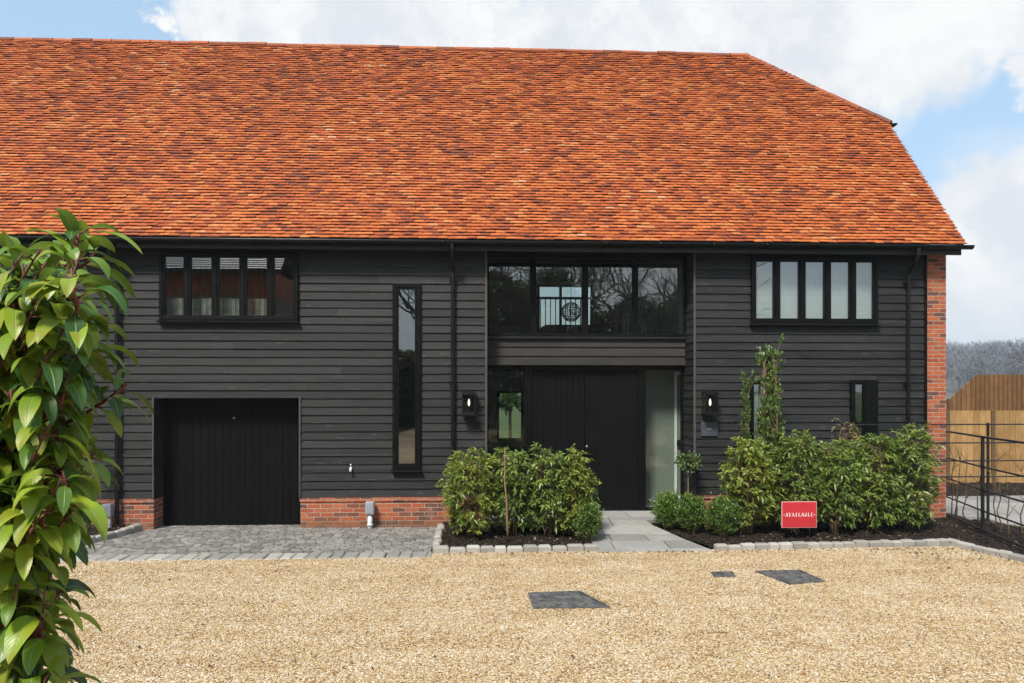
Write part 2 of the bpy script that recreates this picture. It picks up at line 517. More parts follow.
# ------------------------------------------------------------------ mesh helpers
class MB:
    def __init__(s):
        s.v, s.f = [], []

    def add(s, vs, fs):
        o = len(s.v)
        s.v.extend([tuple(p) for p in vs])
        s.f.extend([tuple(i + o for i in f) for f in fs])

    def box(s, x0, y0, z0, x1, y1, z1):
        s.hexa([(x0, y0, z0), (x1, y0, z0), (x1, y1, z0), (x0, y1, z0), (x0, y0, z1), (x1, y0, z1), (x1, y1, z1), (x0, y1, z1)])

    def hexa(s, vs):
        s.add(vs, [(3, 2, 1, 0), (4, 5, 6, 7), (0, 1, 5, 4), (1, 2, 6, 5), (2, 3, 7, 6), (3, 0, 4, 7)])

    def bar(s, a, b, w, h=None):
        """square bar from a to b"""
        h = h or w
        a, b = Vector(a), Vector(b)
        d = (b - a).normalized()
        up = Vector((0, 0, 1)) if abs(d.z) < 0.9 else Vector((0, 1, 0))
        sd = d.cross(up).normalized() * w / 2
        u = sd.cross(d).normalized() * h / 2
        s.hexa([a - sd - u, a + sd - u, b + sd - u, b - sd - u, a - sd + u, a + sd + u, b + sd + u, b - sd + u])

    def tube(s, pts, rad, n=8, cap=True):
        pts = [Vector(p) for p in pts]
        if not isinstance(rad, (list, tuple)):
            rad = [rad] * len(pts)
        rings = []
        ref = None
        for i, p in enumerate(pts):
            d = (pts[min(i + 1, len(pts) - 1)] - pts[max(i - 1, 0)]).normalized()
            if ref is None:
                ref = Vector((0, 0, 1)) if abs(d.z) < 0.9 else Vector((1, 0, 0))
            sd = d.cross(ref).normalized()
            up = sd.cross(d).normalized()
            ref = up
            rings.append([p + (sd * math.cos(2 * math.pi * k / n) + up * math.sin(2 * math.pi * k / n)) * rad[i] for k in range(n)])
        vs = [p for r in rings for p in r]
        fs = []
        for i in range(len(pts) - 1):
            for k in range(n):
                k2 = (k + 1) % n
                fs.append((i * n + k, i * n + k2, (i + 1) * n + k2, (i + 1) * n + k))
        if cap:
            fs.append(tuple(reversed(range(n))))
            fs.append(tuple((len(pts) - 1) * n + k for k in range(n)))
        s.add(vs, fs)

    def poly(s, pts, z0, z1):
        """upright prism over a plan polygon"""
        n = len(pts)
        ar = sum(pts[i][0] * pts[(i + 1) % n][1] - pts[(i + 1) % n][0] * pts[i][1] for i in range(n))
        if ar < 0:
            pts = pts[::-1]
        vs = [(x, y, z0) for x, y in pts] + [(x, y, z1) for x, y in pts]
        s.add(vs, [tuple(range(n, 2 * n)), tuple(reversed(range(n)))] + [(i, (i + 1) % n, n + (i + 1) % n, n + i) for i in range(n)])

    def build(s, name, mat, parent=None, smooth=False, bevel=0.0, kind=None):
        me = bpy.data.meshes.new(name)
        me.from_pydata(s.v, [], s.f)
        me.materials.append(mat)
        if smooth:
            me.polygons.foreach_set('use_smooth', [True] * len(me.polygons))
        me.update()
        o = bpy.data.objects.new(name, me)
        COL.objects.link(o)
        if parent is not None:
            put_under(o, parent)
        if bevel:
            b = o.modifiers.new('bevel', 'BEVEL')
            b.width = bevel
            b.segments = 2
            b.limit_method = 'ANGLE'
        if kind:
            o['kind'] = kind
        return o


def world_loc(o):
    v = Vector(o.location)
    p = o.parent
    while p is not None:
        v += o.matrix_parent_inverse.to_translation() + Vector(p.location)
        o, p = p, p.parent
    return v


def put_under(o, parent):
    """parent o, keeping its world-space vertices where they are"""
    o.parent = parent
    o.matrix_parent_inverse = Matrix.Translation(-world_loc(parent))


def np_mesh(name, V, F, mat, parent=None, uv=None, smooth=False, kind=None):
    """V (n,3), F (m,k) all faces with k corners"""
    V = np.asarray(V, np.float32)
    F = np.asarray(F, np.int32)
    me = bpy.data.meshes.new(name)
    me.vertices.add(len(V))
    me.vertices.foreach_set('co', V.ravel())
    k = F.shape[1]
    me.loops.add(F.size)
    me.loops.foreach_set('vertex_index', F.ravel())
    me.polygons.add(len(F))
    me.polygons.foreach_set('loop_start', np.arange(0, F.size, k, dtype=np.int32))
    if smooth:
        me.polygons.foreach_set('use_smooth', np.ones(len(F), bool))
    if uv is not None:
        ul = me.uv_layers.new(name='UVMap')
        ul.data.foreach_set('uv', np.asarray(uv, np.float32)[F.ravel()].ravel())
    me.materials.append(mat)
    me.update(calc_edges=True)
    me.validate()
    o = bpy.data.objects.new(name, me)
    COL.objects.link(o)
    if parent is not None:
        put_under(o, parent)
    if kind:
        o['kind'] = kind
    return o


def thing(name, label, cat, loc, group=None):
    o = bpy.data.objects.new(name, None)
    o.empty_display_size = 0.2
    COL.objects.link(o)
    o.location = loc
    o['label'] = label
    o['category'] = cat
    if group:
        o['group'] = group
    return o


def tag(o, label, cat, group=None):
    o['label'] = label
    o['category'] = cat
    if group:
        o['group'] = group
    return o


def copy_thing(root, delta, label):
    r = root.copy()
    COL.objects.link(r)
    r.location = Vector(root.location) + Vector(delta)
    r['label'] = label

    def rec(src, dst):
        for ch in list(src.children):
            c = ch.copy()
            COL.objects.link(c)
            c.parent = dst
            c.matrix_parent_inverse = ch.matrix_parent_inverse.copy()
            rec(ch, c)
    rec(root, r)
    return r


def norm(a):
    return a / (np.linalg.norm(a, axis=-1, keepdims=True) + 1e-9)


def structure(mb, name, mat, **kw):
    return mb.build(name, mat, kind='structure', **kw)


# ------------------------------------------------------------------ ground
def sheet(name, pts, z, mat, thick=0.12):
    mb = MB()
    mb.poly(pts, z - thick, z)
    return structure(mb, name, mat)


mb = MB()
mb.add([(-870, -870, -0.085), (870, -870, -0.085), (870, 1090, -0.085), (-870, 1090, -0.085)], [(0, 1, 2, 3)])
structure(mb, 'ground', M['grass'])
sheet('gravel', [(-16, -13.0), (-16, -2.2), (-6.1, -2.2), (-5.9, -2.33), (-0.8, -2.33), (-0.7, -2.07), (7.12, -2.0), (7.5, -3.1), (7.6, -12), (14, -16), (14, -30), (-4, -30), (-5, -13.0)], 0.0, M['gravel'])

# pebbles lying on the gravel
COVERS = [([G(528, 594), G(580, 592), G(610, 608), G(533, 609)], 'large grey rectangular metal cover nearest the camera in the gravel'),
          ([G(755, 572), G(800, 571), G(825, 582), G(790, 585)], 'dark skewed metal cover in the gravel, stones spilled over its edge'),
          ([G(711, 573), G(732, 572.5), G(736, 577), G(714, 577.5)], 'smallest dark metal cover in the gravel, beside a larger one')]


def inside(px, py, poly):
    r = np.zeros(len(px), bool)
    n = len(poly)
    for i in range(n):
        x0, y0 = poly[i]
        x1, y1 = poly[(i + 1) % n]
        c = ((y0 > py) != (y1 > py)) & (px < (x1 - x0) * (py - y0) / (y1 - y0 + 1e-12) + x0)
        r ^= c
    return r


def pebbles(n, xr, yr, zf, sr, flat, mat, name, keep=None, seed=1):
    g = np.random.default_rng(seed)
    x = g.uniform(*xr, n)
    y = g.uniform(*yr, n)
    if keep is not None:
        k = keep(x, y)
        x, y = x[k], y[k]
    n = len(x)
    base = np.array([(1, 0, 0), (0, 1, 0), (-1, 0, 0), (0, -1, 0), (0, 0, 1), (0, 0, -1)], float)
    F = np.array([(0, 1, 4), (1, 2, 4), (2, 3, 4), (3, 0, 4), (1, 0, 5), (2, 1, 5), (3, 2, 5), (0, 3, 5)])
    s = g.uniform(*sr, (n, 1, 1)) * g.uniform(0.6, 1.35, (n, 6, 1))
    V = base[None] * s
    V[:, :, 0] *= g.uniform(0.7, 1.6, (n, 1))
    V[:, :, 2] *= g.uniform(flat * 0.7, flat * 1.3, (n, 1))
    V += g.normal(0, 0.15, V.shape) * s
    th = g.uniform(0, 6.28, (n, 1))
    tl = g.normal(0, 0.3, (n, 1))
    z = V[:, :, 2] + V[:, :, 0] * np.sin(tl)
    X = V[:, :, 0] * np.cos(th) - V[:, :, 1] * np.sin(th)
    Y = V[:, :, 0] * np.sin(th) + V[:, :, 1] * np.cos(th)
    hz = zf(x, y) if callable(zf) else np.full(n, zf)
    V = np.stack([X + x[:, None], Y + y[:, None], z + hz[:, None]], -1).reshape(-1, 3)
    FF = (F[None] + (np.arange(n) * 6)[:, None, None]).reshape(-1, 3)
    return np_mesh(name, V, FF, mat, kind='stuff')


def keep_gravel(x, y):
    k = (y < -2.10) & ~((x < -0.66) & (y < -1) & (y > -2.36))
    k &= ~((x > 7.05) & (y > -2.0 - (x - 7.05) * 3.0))
    for i, (pl, _) in enumerate(COVERS):
        m = inside(x, y, pl)
        if i == 1:
            m &= ~((y < -3.62) & (rng.random(len(x)) < 0.55))
        else:
            m &= rng.random(len(x)) < 0.94
        k &= ~m
    return k


pebbles(165000, (-5.6, 7.6), (-7.4, -2.1), 0.001, (0.0048, 0.0112), 0.6, M['stones'], 'gravel_stones', keep_gravel)
tag(bpy.data.objects['gravel_stones'], 'golden tan pea gravel covering the forecourt in front of the barn', 'gravel')


def litter():
    """fallen leaves and earth crumbs, mostly along the kerbs"""
    g = np.random.default_rng(44)
    a = np.stack([g.uniform(6.0, 7.5, 130), g.normal(-2.45, .28, 130)], 1)
    b_ = np.stack([g.uniform(-.6, 7, 150), -2.16 - abs(g.normal(0, .10, 150))], 1)
    c = np.stack([g.uniform(-5, 7, 110), g.uniform(-6.5, -2.3, 110)], 1)
    xy = np.concatenate([a, b_, c])
    xy = xy[(xy[:, 1] < -2.1) & ~((xy[:, 0] > 7.05) & (xy[:, 1] > -2.0 - (xy[:, 0] - 7.05) * 3.0))]
    n = len(xy)
    th = g.uniform(0, 6.28, n)
    L, Wd = g.uniform(.02, .055, n), g.uniform(.012, .03, n)
    V = []
    for i in range(n):
        c0, s0 = math.cos(th[i]), math.sin(th[i])
        for (u, v, z) in ((-.5, 0, .014), (0, .5, .022 + g.uniform(0, .012)), (.5, 0, .016), (0, -.5, .014 + g.uniform(0, .010))):
            V.append((xy[i, 0] + u * L[i] * c0 - v * Wd[i] * s0, xy[i, 1] + u * L[i] * s0 + v * Wd[i] * c0, z))
    F = [(4 * i, 4 * i + 3, 4 * i + 2, 4 * i + 1) for i in range(n)]
    o = np_mesh('leaf_litter', V, F, M['litter'], kind='stuff')
    tag(o, 'fallen brown leaves and dark crumbs of bark strewn over the gravel', 'leaf litter')


litter()


# ------------------------------------------------------------------ paving
def drive_z(y):
    return -0.060 * max(0.0, min(1.0, (y + 2.0) / 2.3))


def sett(mb, x0, y0, x1, y1, z0, z1, j=0.0035, ch=0.007):
    jx = [random.uniform(-j, j) for _ in range(8)]
    zt = z1 + random.uniform(-0.0025, 0.0025)
    a = [(x0 + jx[0], y0 + jx[1]), (x1 + jx[2], y0 + jx[3]), (x1 + jx[4], y1 + jx[5]), (x0 + jx[6], y1 + jx[7])]
    cx, cy = (x0 + x1) / 2, (y0 + y1) / 2
    ins = [(x + math.copysign(ch, cx - x), y + math.copysign(ch, cy - y)) for x, y in a]
    vs = [(x, y, z0) for x, y in a] + [(x, y, zt - ch * 0.7) for x, y in a] + [(x, y, zt + random.uniform(-.002, .002)) for x, y in ins]
    fs = [(8, 9, 10, 11)]
    for k in range(4):
        k2 = (k + 1) % 4
        fs += [(k, k2, 4 + k2, 4 + k), (4 + k, 4 + k2, 8 + k2, 8 + k)]
    mb.add(vs, fs)


def drive_left(y):      # the bed edge runs slightly askew
    return -5.86 - 0.26 * max(0.0, -y) / 1.6 if y > -1.6 else -9.0


mb = MB()
y = -2.02
row = 0
while y < 0.36:
    d = 0.112
    xl = max(drive_left(y), -8.2) if y < 0.0 else -5.6
    xr = -0.74 if y < -0.05 else -3.15
    x = xl + random.uniform(-0.08, 0)
    while x < xr:
        w = random.choice((0.125, 0.15, 0.15, 0.165))
        sett(mb, x + 0.005, y + 0.005, min(x + w, xr) - 0.005, y + d - 0.005, -0.12, 0.012 + drive_z(y))
        x += w
    y += d
dr = structure(mb, 'driveway', M['setts'])
mb = MB()
x = -8.6
while x < -0.76:
    w = random.uniform(0.15, 0.24)
    sett(mb, x + 0.006, -2.36 + random.uniform(-.02, .015), min(x + w, -0.72) - 0.006, -2.03, -0.05, 0.014, 0.01, 0.02)
    x += w
structure(mb, 'driveway_border', M['setts_pale'])
mb = MB()
dbp = [(-9, -2.34), (-0.74, -2.34), (-0.74, -0.02), (-3.1, -0.02), (-3.1, 0.36), (-5.66, 0.36), (-5.66, -0.02), (-5.9, -0.02), (-6.1, -1.6), (-9, -1.6)]
mb.add([(x, y, -0.008 + drive_z(y)) for x, y in dbp], [(0, 1, 8, 9), (1, 2, 3, 6, 7, 8), (3, 4, 5, 6)])
structure(mb, 'driveway_base', M['joint'])


def kerb(pts, name, w=0.11, h=0.085, z=0.0, mat='setts_pale', ln=(0.16, 0.25)):
    mb = MB()
    for (a, b) in zip(pts[:-1], pts[1:]):
        a, b = Vector((*a, 0)), Vector((*b, 0))
        L = (b - a).length
        d = (b - a) / L
        nrm = Vector((-d.y, d.x, 0))
        s = 0.0
        while s < L - 0.03:
            l = min(random.uniform(*ln), L - s)
            if L - s - l < 0.07:
                l = L - s
            wob = random.uniform(-0.014, 0.014)
            hh = h + random.uniform(-0.014, 0.012)
            q = []
            ch = 0.022
            for (zz, ins) in ((z - 0.06, 0), (z + hh - ch, 0), (z + hh, ch)):
                for (ss, nn) in ((0.007 + ins, -w / 2 + ins), (l - 0.007 - ins, -w / 2 + ins), (l - 0.007 - ins, w / 2 - ins), (0.007 + ins, w / 2 - ins)):
                    p = a + d * (s + ss + random.uniform(-.005, .005)) + nrm * (nn + wob + random.uniform(-.006, .006))
                    q.append((p.x, p.y, zz + random.uniform(-.003, .003)))
            fs = [(8, 9, 10, 11)]
            for k in range(4):
                k2 = (k + 1) % 4
                fs += [(k, k2, 4 + k2, 4 + k), (4 + k, 4 + k2, 8 + k2, 8 + k)]
            mb.add(q, fs)
            s += l
    return structure(mb, name, M[mat])


kerb([(-0.70, -0.25), (-0.66, -2.02)], 'kerb')
kerb([(-0.70, -2.06), (0.6, -2.04), (1.70, -2.03)], 'kerb')
kerb([(3.42, -2.10), (4.4, -2.03), (5.8, -1.95), (7.1, -1.86), (7.48, -3.05), (7.55, -8)], 'kerb')
kerb([(-5.80, -0.14), (-6.12, -1.58), (-9, -1.72)], 'kerb')

# garden path of stone flags, rising a little to the door
PATH_R = [(-2.16, 3.38), (-1.5, 3.14), (-0.65, 2.88), (-0.05, 2.82)]


def path_z(y):
    return 0.012 + 0.098 * max(0.0, min(1.0, (y + 2.15) / 2.2))


def path_r(y):
    if y >= -0.05:
        return 3.76
    for (a, xa), (b, xb) in zip(PATH_R[:-1], PATH_R[1:]):
        if a <= y <= b:
            return xa + (xb - xa) * (y - a) / (b - a)
    return 3.38


mb = MB()
y = -2.16
for d in (0.12, 0.46, 0.40, 0.55, 0.36, 0.26, 0.58):
    y1 = min(y + d, 0.575)
    xl = 1.66 if y < -0.06 else 0.08
    x = xl
    first = True
    while x < path_r(y) - 0.02:
        w = random.uniform(0.45, 0.95) * (0.6 if first else 1)
        first = False
        xa = x + 0.008
        xb0, xb1 = min(x + w, path_r(y + .01)) - 0.006, min(x + w, path_r(y1 - .01)) - 0.006
        if path_r(y) - (x + w) < 0.2:
            xb0, xb1 = path_r(y + .01), path_r(y1 - .01)
            w = 9
        t0, t1 = path_z(y), path_z(y1)
        e = random.uniform(-.002, .002)
        mb.hexa([(xa, y + .008, -.05), (xb0, y + .008, -.05), (xb1, y1 - .006, -.05), (xa, y1 - .006, -.05),
                 (xa, y + .008, t0 + e), (xb0, y + .008, t0 + e), (xb1, y1 - .006, t1 + e), (xa, y1 - .006, t1 + e)])
        x += w
    y = y1
structure(mb, 'path', M['flags'], bevel=0.006)
mb = MB()
mb.add([(1.62, -2.14, -0.01), (3.36, -2.14, -0.01), (2.84, -.6, 0.05), (2.84, 0.0, 0.08), (3.77, 0.0, 0.09), (3.77, 0.58, 0.09), (0.07, 0.58, 0.09), (0.07, 0.0, 0.09), (1.62, 0, 0.08)], [(0, 1, 2, 3, 4, 5, 6, 7, 8)])
structure(mb, 'path_base', M['joint'])

# stone path at the right, beyond the railing
mb = MB()
for (x0, y0, x1, y1) in [(8.5, 0.75, 9.5, 1.5), (9.52, 0.75, 10.6, 1.5), (10.62, .75, 11.7, 1.5), (8.5, 1.52, 9.2, 2.4), (9.22, 1.52, 10.3, 2.4), (10.32, 1.52, 11.3, 2.4), (11.32, 1.52, 12.6, 2.4), (12.62, 1.52, 14, 2.4),
                         (8.75, 0.1, 9.7, 0.73), (9.72, 0.1, 10.8, 0.73), (10.82, .1, 12, .73), (9.05, -0.6, 10, 0.08), (10.02, -.6, 11.2, .08), (11.22, -.6, 12.4, .08), (9.5, -1.4, 10.6, -0.62), (10.62, -1.4, 11.8, -.62)]:
    mb.box(x0, y0, -0.05, x1, y1, 0.045 + random.uniform(-.003, .003))
structure(mb, 'terrace_path', M['flags'], bevel=0.006)


# planting beds
def mound(name, poly, h, res=0.07):
    """soil bed: gently humped sheet inside a plan polygon"""
    xs = np.array([p[0] for p in poly])
    ys = np.array([p[1] for p in poly])
    mb = MB()
    nx = int((xs.max() - xs.min()) / res) + 1
    ny = int((ys.max() - ys.min()) / res) + 1
    X = np.linspace(xs.min(), xs.max(), nx)
    Y = np.linspace(ys.min(), ys.max(), ny)
    GX, GY = np.meshgrid(X, Y, indexing='ij')
    Z = h + rng.normal(0, 0.012, GX.shape)
    V = np.stack([GX, GY, Z], -1).reshape(-1, 3)
    cx = (GX[:-1, :-1] + GX[1:, 1:]) / 2
    cy = (GY[:-1, :-1] + GY[1:, 1:]) / 2
    ok = inside(cx.ravel(), cy.ravel(), poly).reshape(cx.shape)
    idx = np.arange(nx * ny).reshape(nx, ny)
    F = np.stack([idx[:-1, :-1], idx[1:, :-1], idx[1:, 1:], idx[:-1, 1:]], -1)[ok]
    return np_mesh(name, V, F, M['soil'], kind='structure', smooth=True)


BED_L = [(-0.68, -0.03), (-0.62, -1.98), (1.68, -1.98), (1.64, -0.05), (1.62, 0.0)]
BED_R = [(3.40, -2.06), (5.8, -1.90), (7.06, -1.80), (7.44, -3.05), (7.5, -7), (8.6, -7), (9.4, -1.4), (8.9, -0.5), (8.45, 0.7), (8.4, -0.02), (3.8, -0.02), (2.86, -0.06), (2.92, -0.65), (3.16, -1.5)]
BED_W = [(-9, -1.66), (-6.16, -1.55), (-5.84, -0.02), (-9, -0.02)]
BED_F = [(8.45, 2.42), (16, 2.42), (16, 4.35), (8.45, 4.35)]
BED_I = [(11.25, 1.0), (11.9, 0.5), (13, 0.4), (13, 1.45), (11.6, 1.45)]
for nm, pl, h in (('soil', BED_L, 0.035), ('soil', BED_R, 0.04), ('soil', BED_W, 0.03), ('soil', BED_F, 0.05), ('soil', BED_I, 0.07)):
    mound(nm, pl, h)


def keep_beds(x, y):
    k = np.zeros(len(x), bool)
    for pl in (BED_L, BED_R, BED_W, BED_F, BED_I):
        k |= inside(x, y, pl)
    return k


pebbles(40000, (-7.5, 13), (-4, 4.4), 0.052, (0.010, 0.030), 0.35, M['mulch'], 'bark_mulch', keep_beds, 3)
tag(bpy.data.objects['bark_mulch'], 'dark bark chips spread over the planting beds', 'mulch')

# iron covers set in the gravel
for pl, lab in COVERS:
    cx = sum(p[0] for p in pl) / 4
    cy = sum(p[1] for p in pl) / 4
    th = thing('drain_cover', lab, 'drain cover', (cx, cy, 0), 'metal covers in the gravel')
    ins = [(cx + (x - cx) * 0.93, cy + (y - cy) * 0.93) for x, y in pl]
    rim = MB()
    n = 4
    rim.add([(x, y, -.03) for x, y in pl] + [(x, y, 0.018) for x, y in pl] + [(x, y, 0.018) for x, y in ins] + [(x, y, -.03) for x, y in ins],
            [f for i in range(4) for f in ((i, (i + 1) % 4, 4 + (i + 1) % 4, 4 + i), (4 + i, 4 + (i + 1) % 4, 8 + (i + 1) % 4, 8 + i), (8 + i, 8 + (i + 1) % 4, 12 + (i + 1) % 4, 12 + i))])
    rim.build('rim', M['cover'], th)
    lid = MB()
    ins2 = [(cx + (x - cx) * 0.915, cy + (y - cy) * 0.915) for x, y in pl]
    lid.poly(ins2, -0.02, 0.012)
    a, b, c, d = [Vector((*p, 0.012)) for p in ins2]
    k = 11 if lab.startswith('large') else 6
    for i in range(k):          # raised tread studs
        for j in range(k - 3):
            u, v = (i + .5) / k, (j + .5) / (k - 3)
            p = (a * (1 - u) + b * u) * (1 - v) + (d * (1 - u) + c * u) * v
            s = 0.011
            if (i + j) % 2:
                lid.box(p.x - s * 1.6, p.y - s * .6, .0125, p.x + s * 1.6, p.y + s * .6, .017)
            else:
                lid.box(p.x - s * .6, p.y - s * 1.6, .0125, p.x + s * .6, p.y + s * 1.6, .017)
    lid.build('lid', M['cover'], th)

# ------------------------------------------------------------------ the house
XL, XR = -14.0, 8.37
YB = 7.18
ZE = 4.92
TH = math.atan(1.32)
SLEN = 3.95 / math.cos(TH)
EY = -0.36
RIDGE_Z = ZE + 3.95 * 1.32
HIPW, RIDGE_X, VX = 2.3, 6.12, 8.48
PZ = 0.48                       # top of the brick plinth
house = thing('house', 'long black weatherboarded barn house with an orange clay tiled roof', 'house', (-2.8, 3.4, 0))


def cut_cells(u0, u1, z0, z1, holes):
    """rectangles that cover u0..u1 x z0..z1 outside the holes"""
    us = sorted({u0, u1, *[h[0] for h in holes if u0 < h[0] < u1], *[h[2] for h in holes if u0 < h[2] < u1]})
    zs = sorted({z0, z1, *[h[1] for h in holes if z0 < h[1] < z1], *[h[3] for h in holes if z0 < h[3] < z1]})
    out = []
    for za, zb in zip(zs[:-1], zs[1:]):
        cur = None
        for ua, ub in zip(us[:-1], us[1:]):
            cu, cz = (ua + ub) / 2, (za + zb) / 2
            solid = not any(h[0] < cu < h[2] and h[1] < cz < h[3] for h in holes)
            if solid and cur and abs(cur[2] - ua) < 1e-6:
                cur[2] = ub
            elif solid:
                cur = [ua, za, ub, zb]
                out.append(cur)
            else:
                cur = None
    return out


GAR = (-5.63, 0.0, -3.14, 2.215)
LW = (-5.512, 3.55, -3.169, 4.726)
SLIM = (-1.549, 0.971, -1.063, 4.203)
REC = (0.073, -1.0, 3.771, 9.0)
RW = (4.785, 3.541, 7.092, 4.728)
SMR = (6.594, 1.25, 7.092, 2.532)
SML = (4.748, 1.25, 5.276, 2.531)
HOLES = [GAR, LW, SLIM, REC, RW, SMR, SML]


def boards(mb, u0, u1, z0, z1, holes, place, expo=0.143, tb=0.034, tt=0.012, joints=True, long=(2.6, 4.8)):
    """feather-edge boards; place(u, out, z) maps to world; out = distance in front of the wall plane"""
    z = z0
    while z < z1 - 0.01:
        zt = min(z + expo, z1)
        for (ua, za, ub, zb) in cut_cells(u0, u1, z, zt, holes):
            cuts = [ua]
            if joints:
                c = ua + random.uniform(0.6, long[1])
                while c < ub - 0.5:
                    cuts.append(c)
                    c += random.uniform(*long)
            cuts.append(ub)
            for a, b in zip(cuts[:-1], cuts[1:]):
                g = 0.0015
                e = random.uniform(-0.0025, 0.0025)
                o0 = tb - (tb - tt) * (za - z) / expo + e
                o1 = tb - (tb - tt) * (zb - z) / expo + e
                mb.hexa([place(a + g, o0, za), place(b - g, o0, za), place(b - g, -0.01, za), place(a + g, -0.01, za),
                         place(a + g, o1, zb - .001), place(b - g, o1, zb - .001), place(b - g, -0.01, zb - .001), place(a + g, -0.01, zb - .001)])
        z = zt


for ua_, ub_ in ((XL, REC[0]), (REC[2], 8.0)):
    wb = MB()
    boards(wb, ua_, ub_, PZ + 0.012, 4.86, HOLES, lambda u, o, z: (u, -o, z))
    wb.build('weatherboard_wall', M['boards'], house)
for dep_, top_, x_, k_ in ((0.585, 4.83, 3.771, -.6), (0.325, 2.2, GAR[0], .6), (0.325, 2.2, GAR[2], -.6), (0.585, 4.83, 0.073, .3)):
    rv = MB()
    boards(rv, 0.0, dep_, PZ + 0.012, top_, [], lambda u, o, z: (x_ + o * k_, u, z), joints=False)
    rv.build('reveal_boards', M['reveal'], house)
bb = MB()
boards(bb, 0.09, 3.74, 2.81, 3.30, [], lambda u, o, z: (u, 0.45 - o, z), expo=0.165)
bb.build('spandrel_boards', M['brown'], house)
# solid wall behind the boards
inn = MB()
for (a, c, b, d) in cut_cells(XL + .06, 8.3, 0.0, 4.9, HOLES):
    inn.box(a, 0.012, c, b, 0.10, d)
inn.box(0.0, 0.012, 0.0, 0.062, 0.62, 4.9)
inn.box(3.782, 0.012, 0.0, 3.86, 0.62, 4.9)
inn.box(0.074, 0.462, 2.80, 3.77, 0.68, 3.32)
inn.box(GAR[0] - 0.1, 0.101, 0, GAR[0] - 0.012, 0.5, 2.3)
inn.box(GAR[2] + 0.012, 0.101, 0, GAR[2] + 0.1, 0.5, 2.3)
inn.box(GAR[0] - 0.1, 0.101, 2.225, GAR[2] + 0.1, 0.5, 2.3)
inn.build('inner_wall', M['inner_dark'], house)
# brick plinth, with the projecting course on top
for (a, b) in ((XL, GAR[0]), (GAR[2], REC[0]), (REC[2], 8.0)):
    pl = MB()
    pl.box(a, -0.012, -0.2, b, 0.0115, PZ - 0.065)
    pl.box(a - (0.012 if a > XL else 0), -0.030, PZ - 0.065, b + (0.012 if b < 8 else 0), 0.0115, PZ + 0.008)
    for (q0, q1, x_) in ((-0.012, 0.004, GAR[0]), (-0.004, .012, GAR[2]), (-.004, .0105, REC[2]), (-.0105, .004, REC[0])):
        if x_ in (a, b):
            pl.box(x_ + q0, 0.0105, -0.2, x_ + q1, 0.325 if x_ in GAR else 0.60, PZ)
    pl.build('brick_plinth', M['brick'], house)
# brick gable end with its corner pier
gb = MB()
gb.box(8.0, -0.03, -0.2, XR, 0.35, 4.84)
gy = [(0.351, -0.2), (YB, -0.2), (YB, 4.6), (YB - 2.1, 7.75), (2.1, 7.75), (0.351, 4.95)]
n = len(gy)
gb.add([(XR, y, z) for y, z in gy] + [(XR - 0.1, y, z) for y, z in gy],
       [tuple(range(n)), tuple(reversed(range(n, 2 * n)))] + [((i + 1) % n, i, n + i, n + (i + 1) % n) for i in range(n)])
gb.build('brick_gable', M['brick'], house)
lg = MB()
lg.add([(XL, 0.012, -.2), (XL, YB, -.2), (XL, YB, 4.6), (XL, 3.59, RIDGE_Z - .25), (XL, 0.012, 4.95), (XL + .1, 0.012, -.2), (XL + .1, YB, -.2), (XL + .1, YB, 4.6), (XL + .1, 3.59, RIDGE_Z - .25), (XL + .1, 0.012, 4.95)],
       [(4, 3, 2, 1, 0), (5, 6, 7, 8, 9), (0, 1, 6, 5), (1, 2, 7, 6), (2, 3, 8, 7), (3, 4, 9, 8), (4, 0, 5, 9)])
lg.build('far_gable', M['boards'], house)
# back wall with the two windows seen through the house
bu0, bu1 = P(537, 283, YB), P(584, 334, YB)
bl0, bl1 = P(497, 391, YB), P(523, 440, YB)
BW1 = (bu0.x, bu1.z - .2, P(592, 300, YB).x, 5.30)
BW2 = (bl0.x, bl1.z, bl1.x, bl0.z)
bk = MB()
for (a, c, b, d) in cut_cells(XL + .1, XR - .1, -.2, 5.372, [BW1, BW2]):
    bk.box(a, YB - .12, c, b, YB, d)
bk.build('back_wall', M['inner'], house)
# vertical corner trims
for x, w_, zt_ in ((REC[0] - 0.02, .042, 4.80), (REC[2] - 0.022, .042, 4.80), (GAR[0] - 0.012, .03, 2.23), (GAR[2] - 0.02, .03, 2.23)):
    tr = MB()
    tr.box(x, -0.051, PZ + .015, x + w_, -0.0355, zt_)
    tr.build('corner_trim', M['trim'], house, bevel=.003)
tr = MB()
tr.box(7.965, -0.055, PZ + .015, 8.005, -0.033, 4.84)
tr.build('corner_post', M['black'], house)


# ---- roof
def slope(u, v, h=0.0):
    return (u, EY + v * math.cos(TH) - h * math.sin(TH), ZE + v * math.sin(TH) + h * math.cos(TH))


def roof_right(v):
    w = v * math.cos(TH)
    return VX if w <= HIPW else VX - (w - HIPW) / (3.95 - HIPW) * (VX - RIDGE_X)


roof = MB()
hip_yc = EY + 3.95
Y2 = EY + 2 * 3.95
hipz = ZE + HIPW * 1.32
# deck under the tiles: front, back, hip
e = 0.02
roof.add([slope(XL - .1, 0, -e), slope(VX - .03, 0, -e), slope(VX - .03, HIPW / math.cos(TH), -e), slope(RIDGE_X, SLEN, -e), slope(XL - .1, SLEN, -e)], [(0, 1, 2, 3, 4)])


def back(x, w, h):      # mirrored slope
    p = slope(x, w / math.cos(TH), h)
    return (p[0], 2 * hip_yc - p[1], p[2])


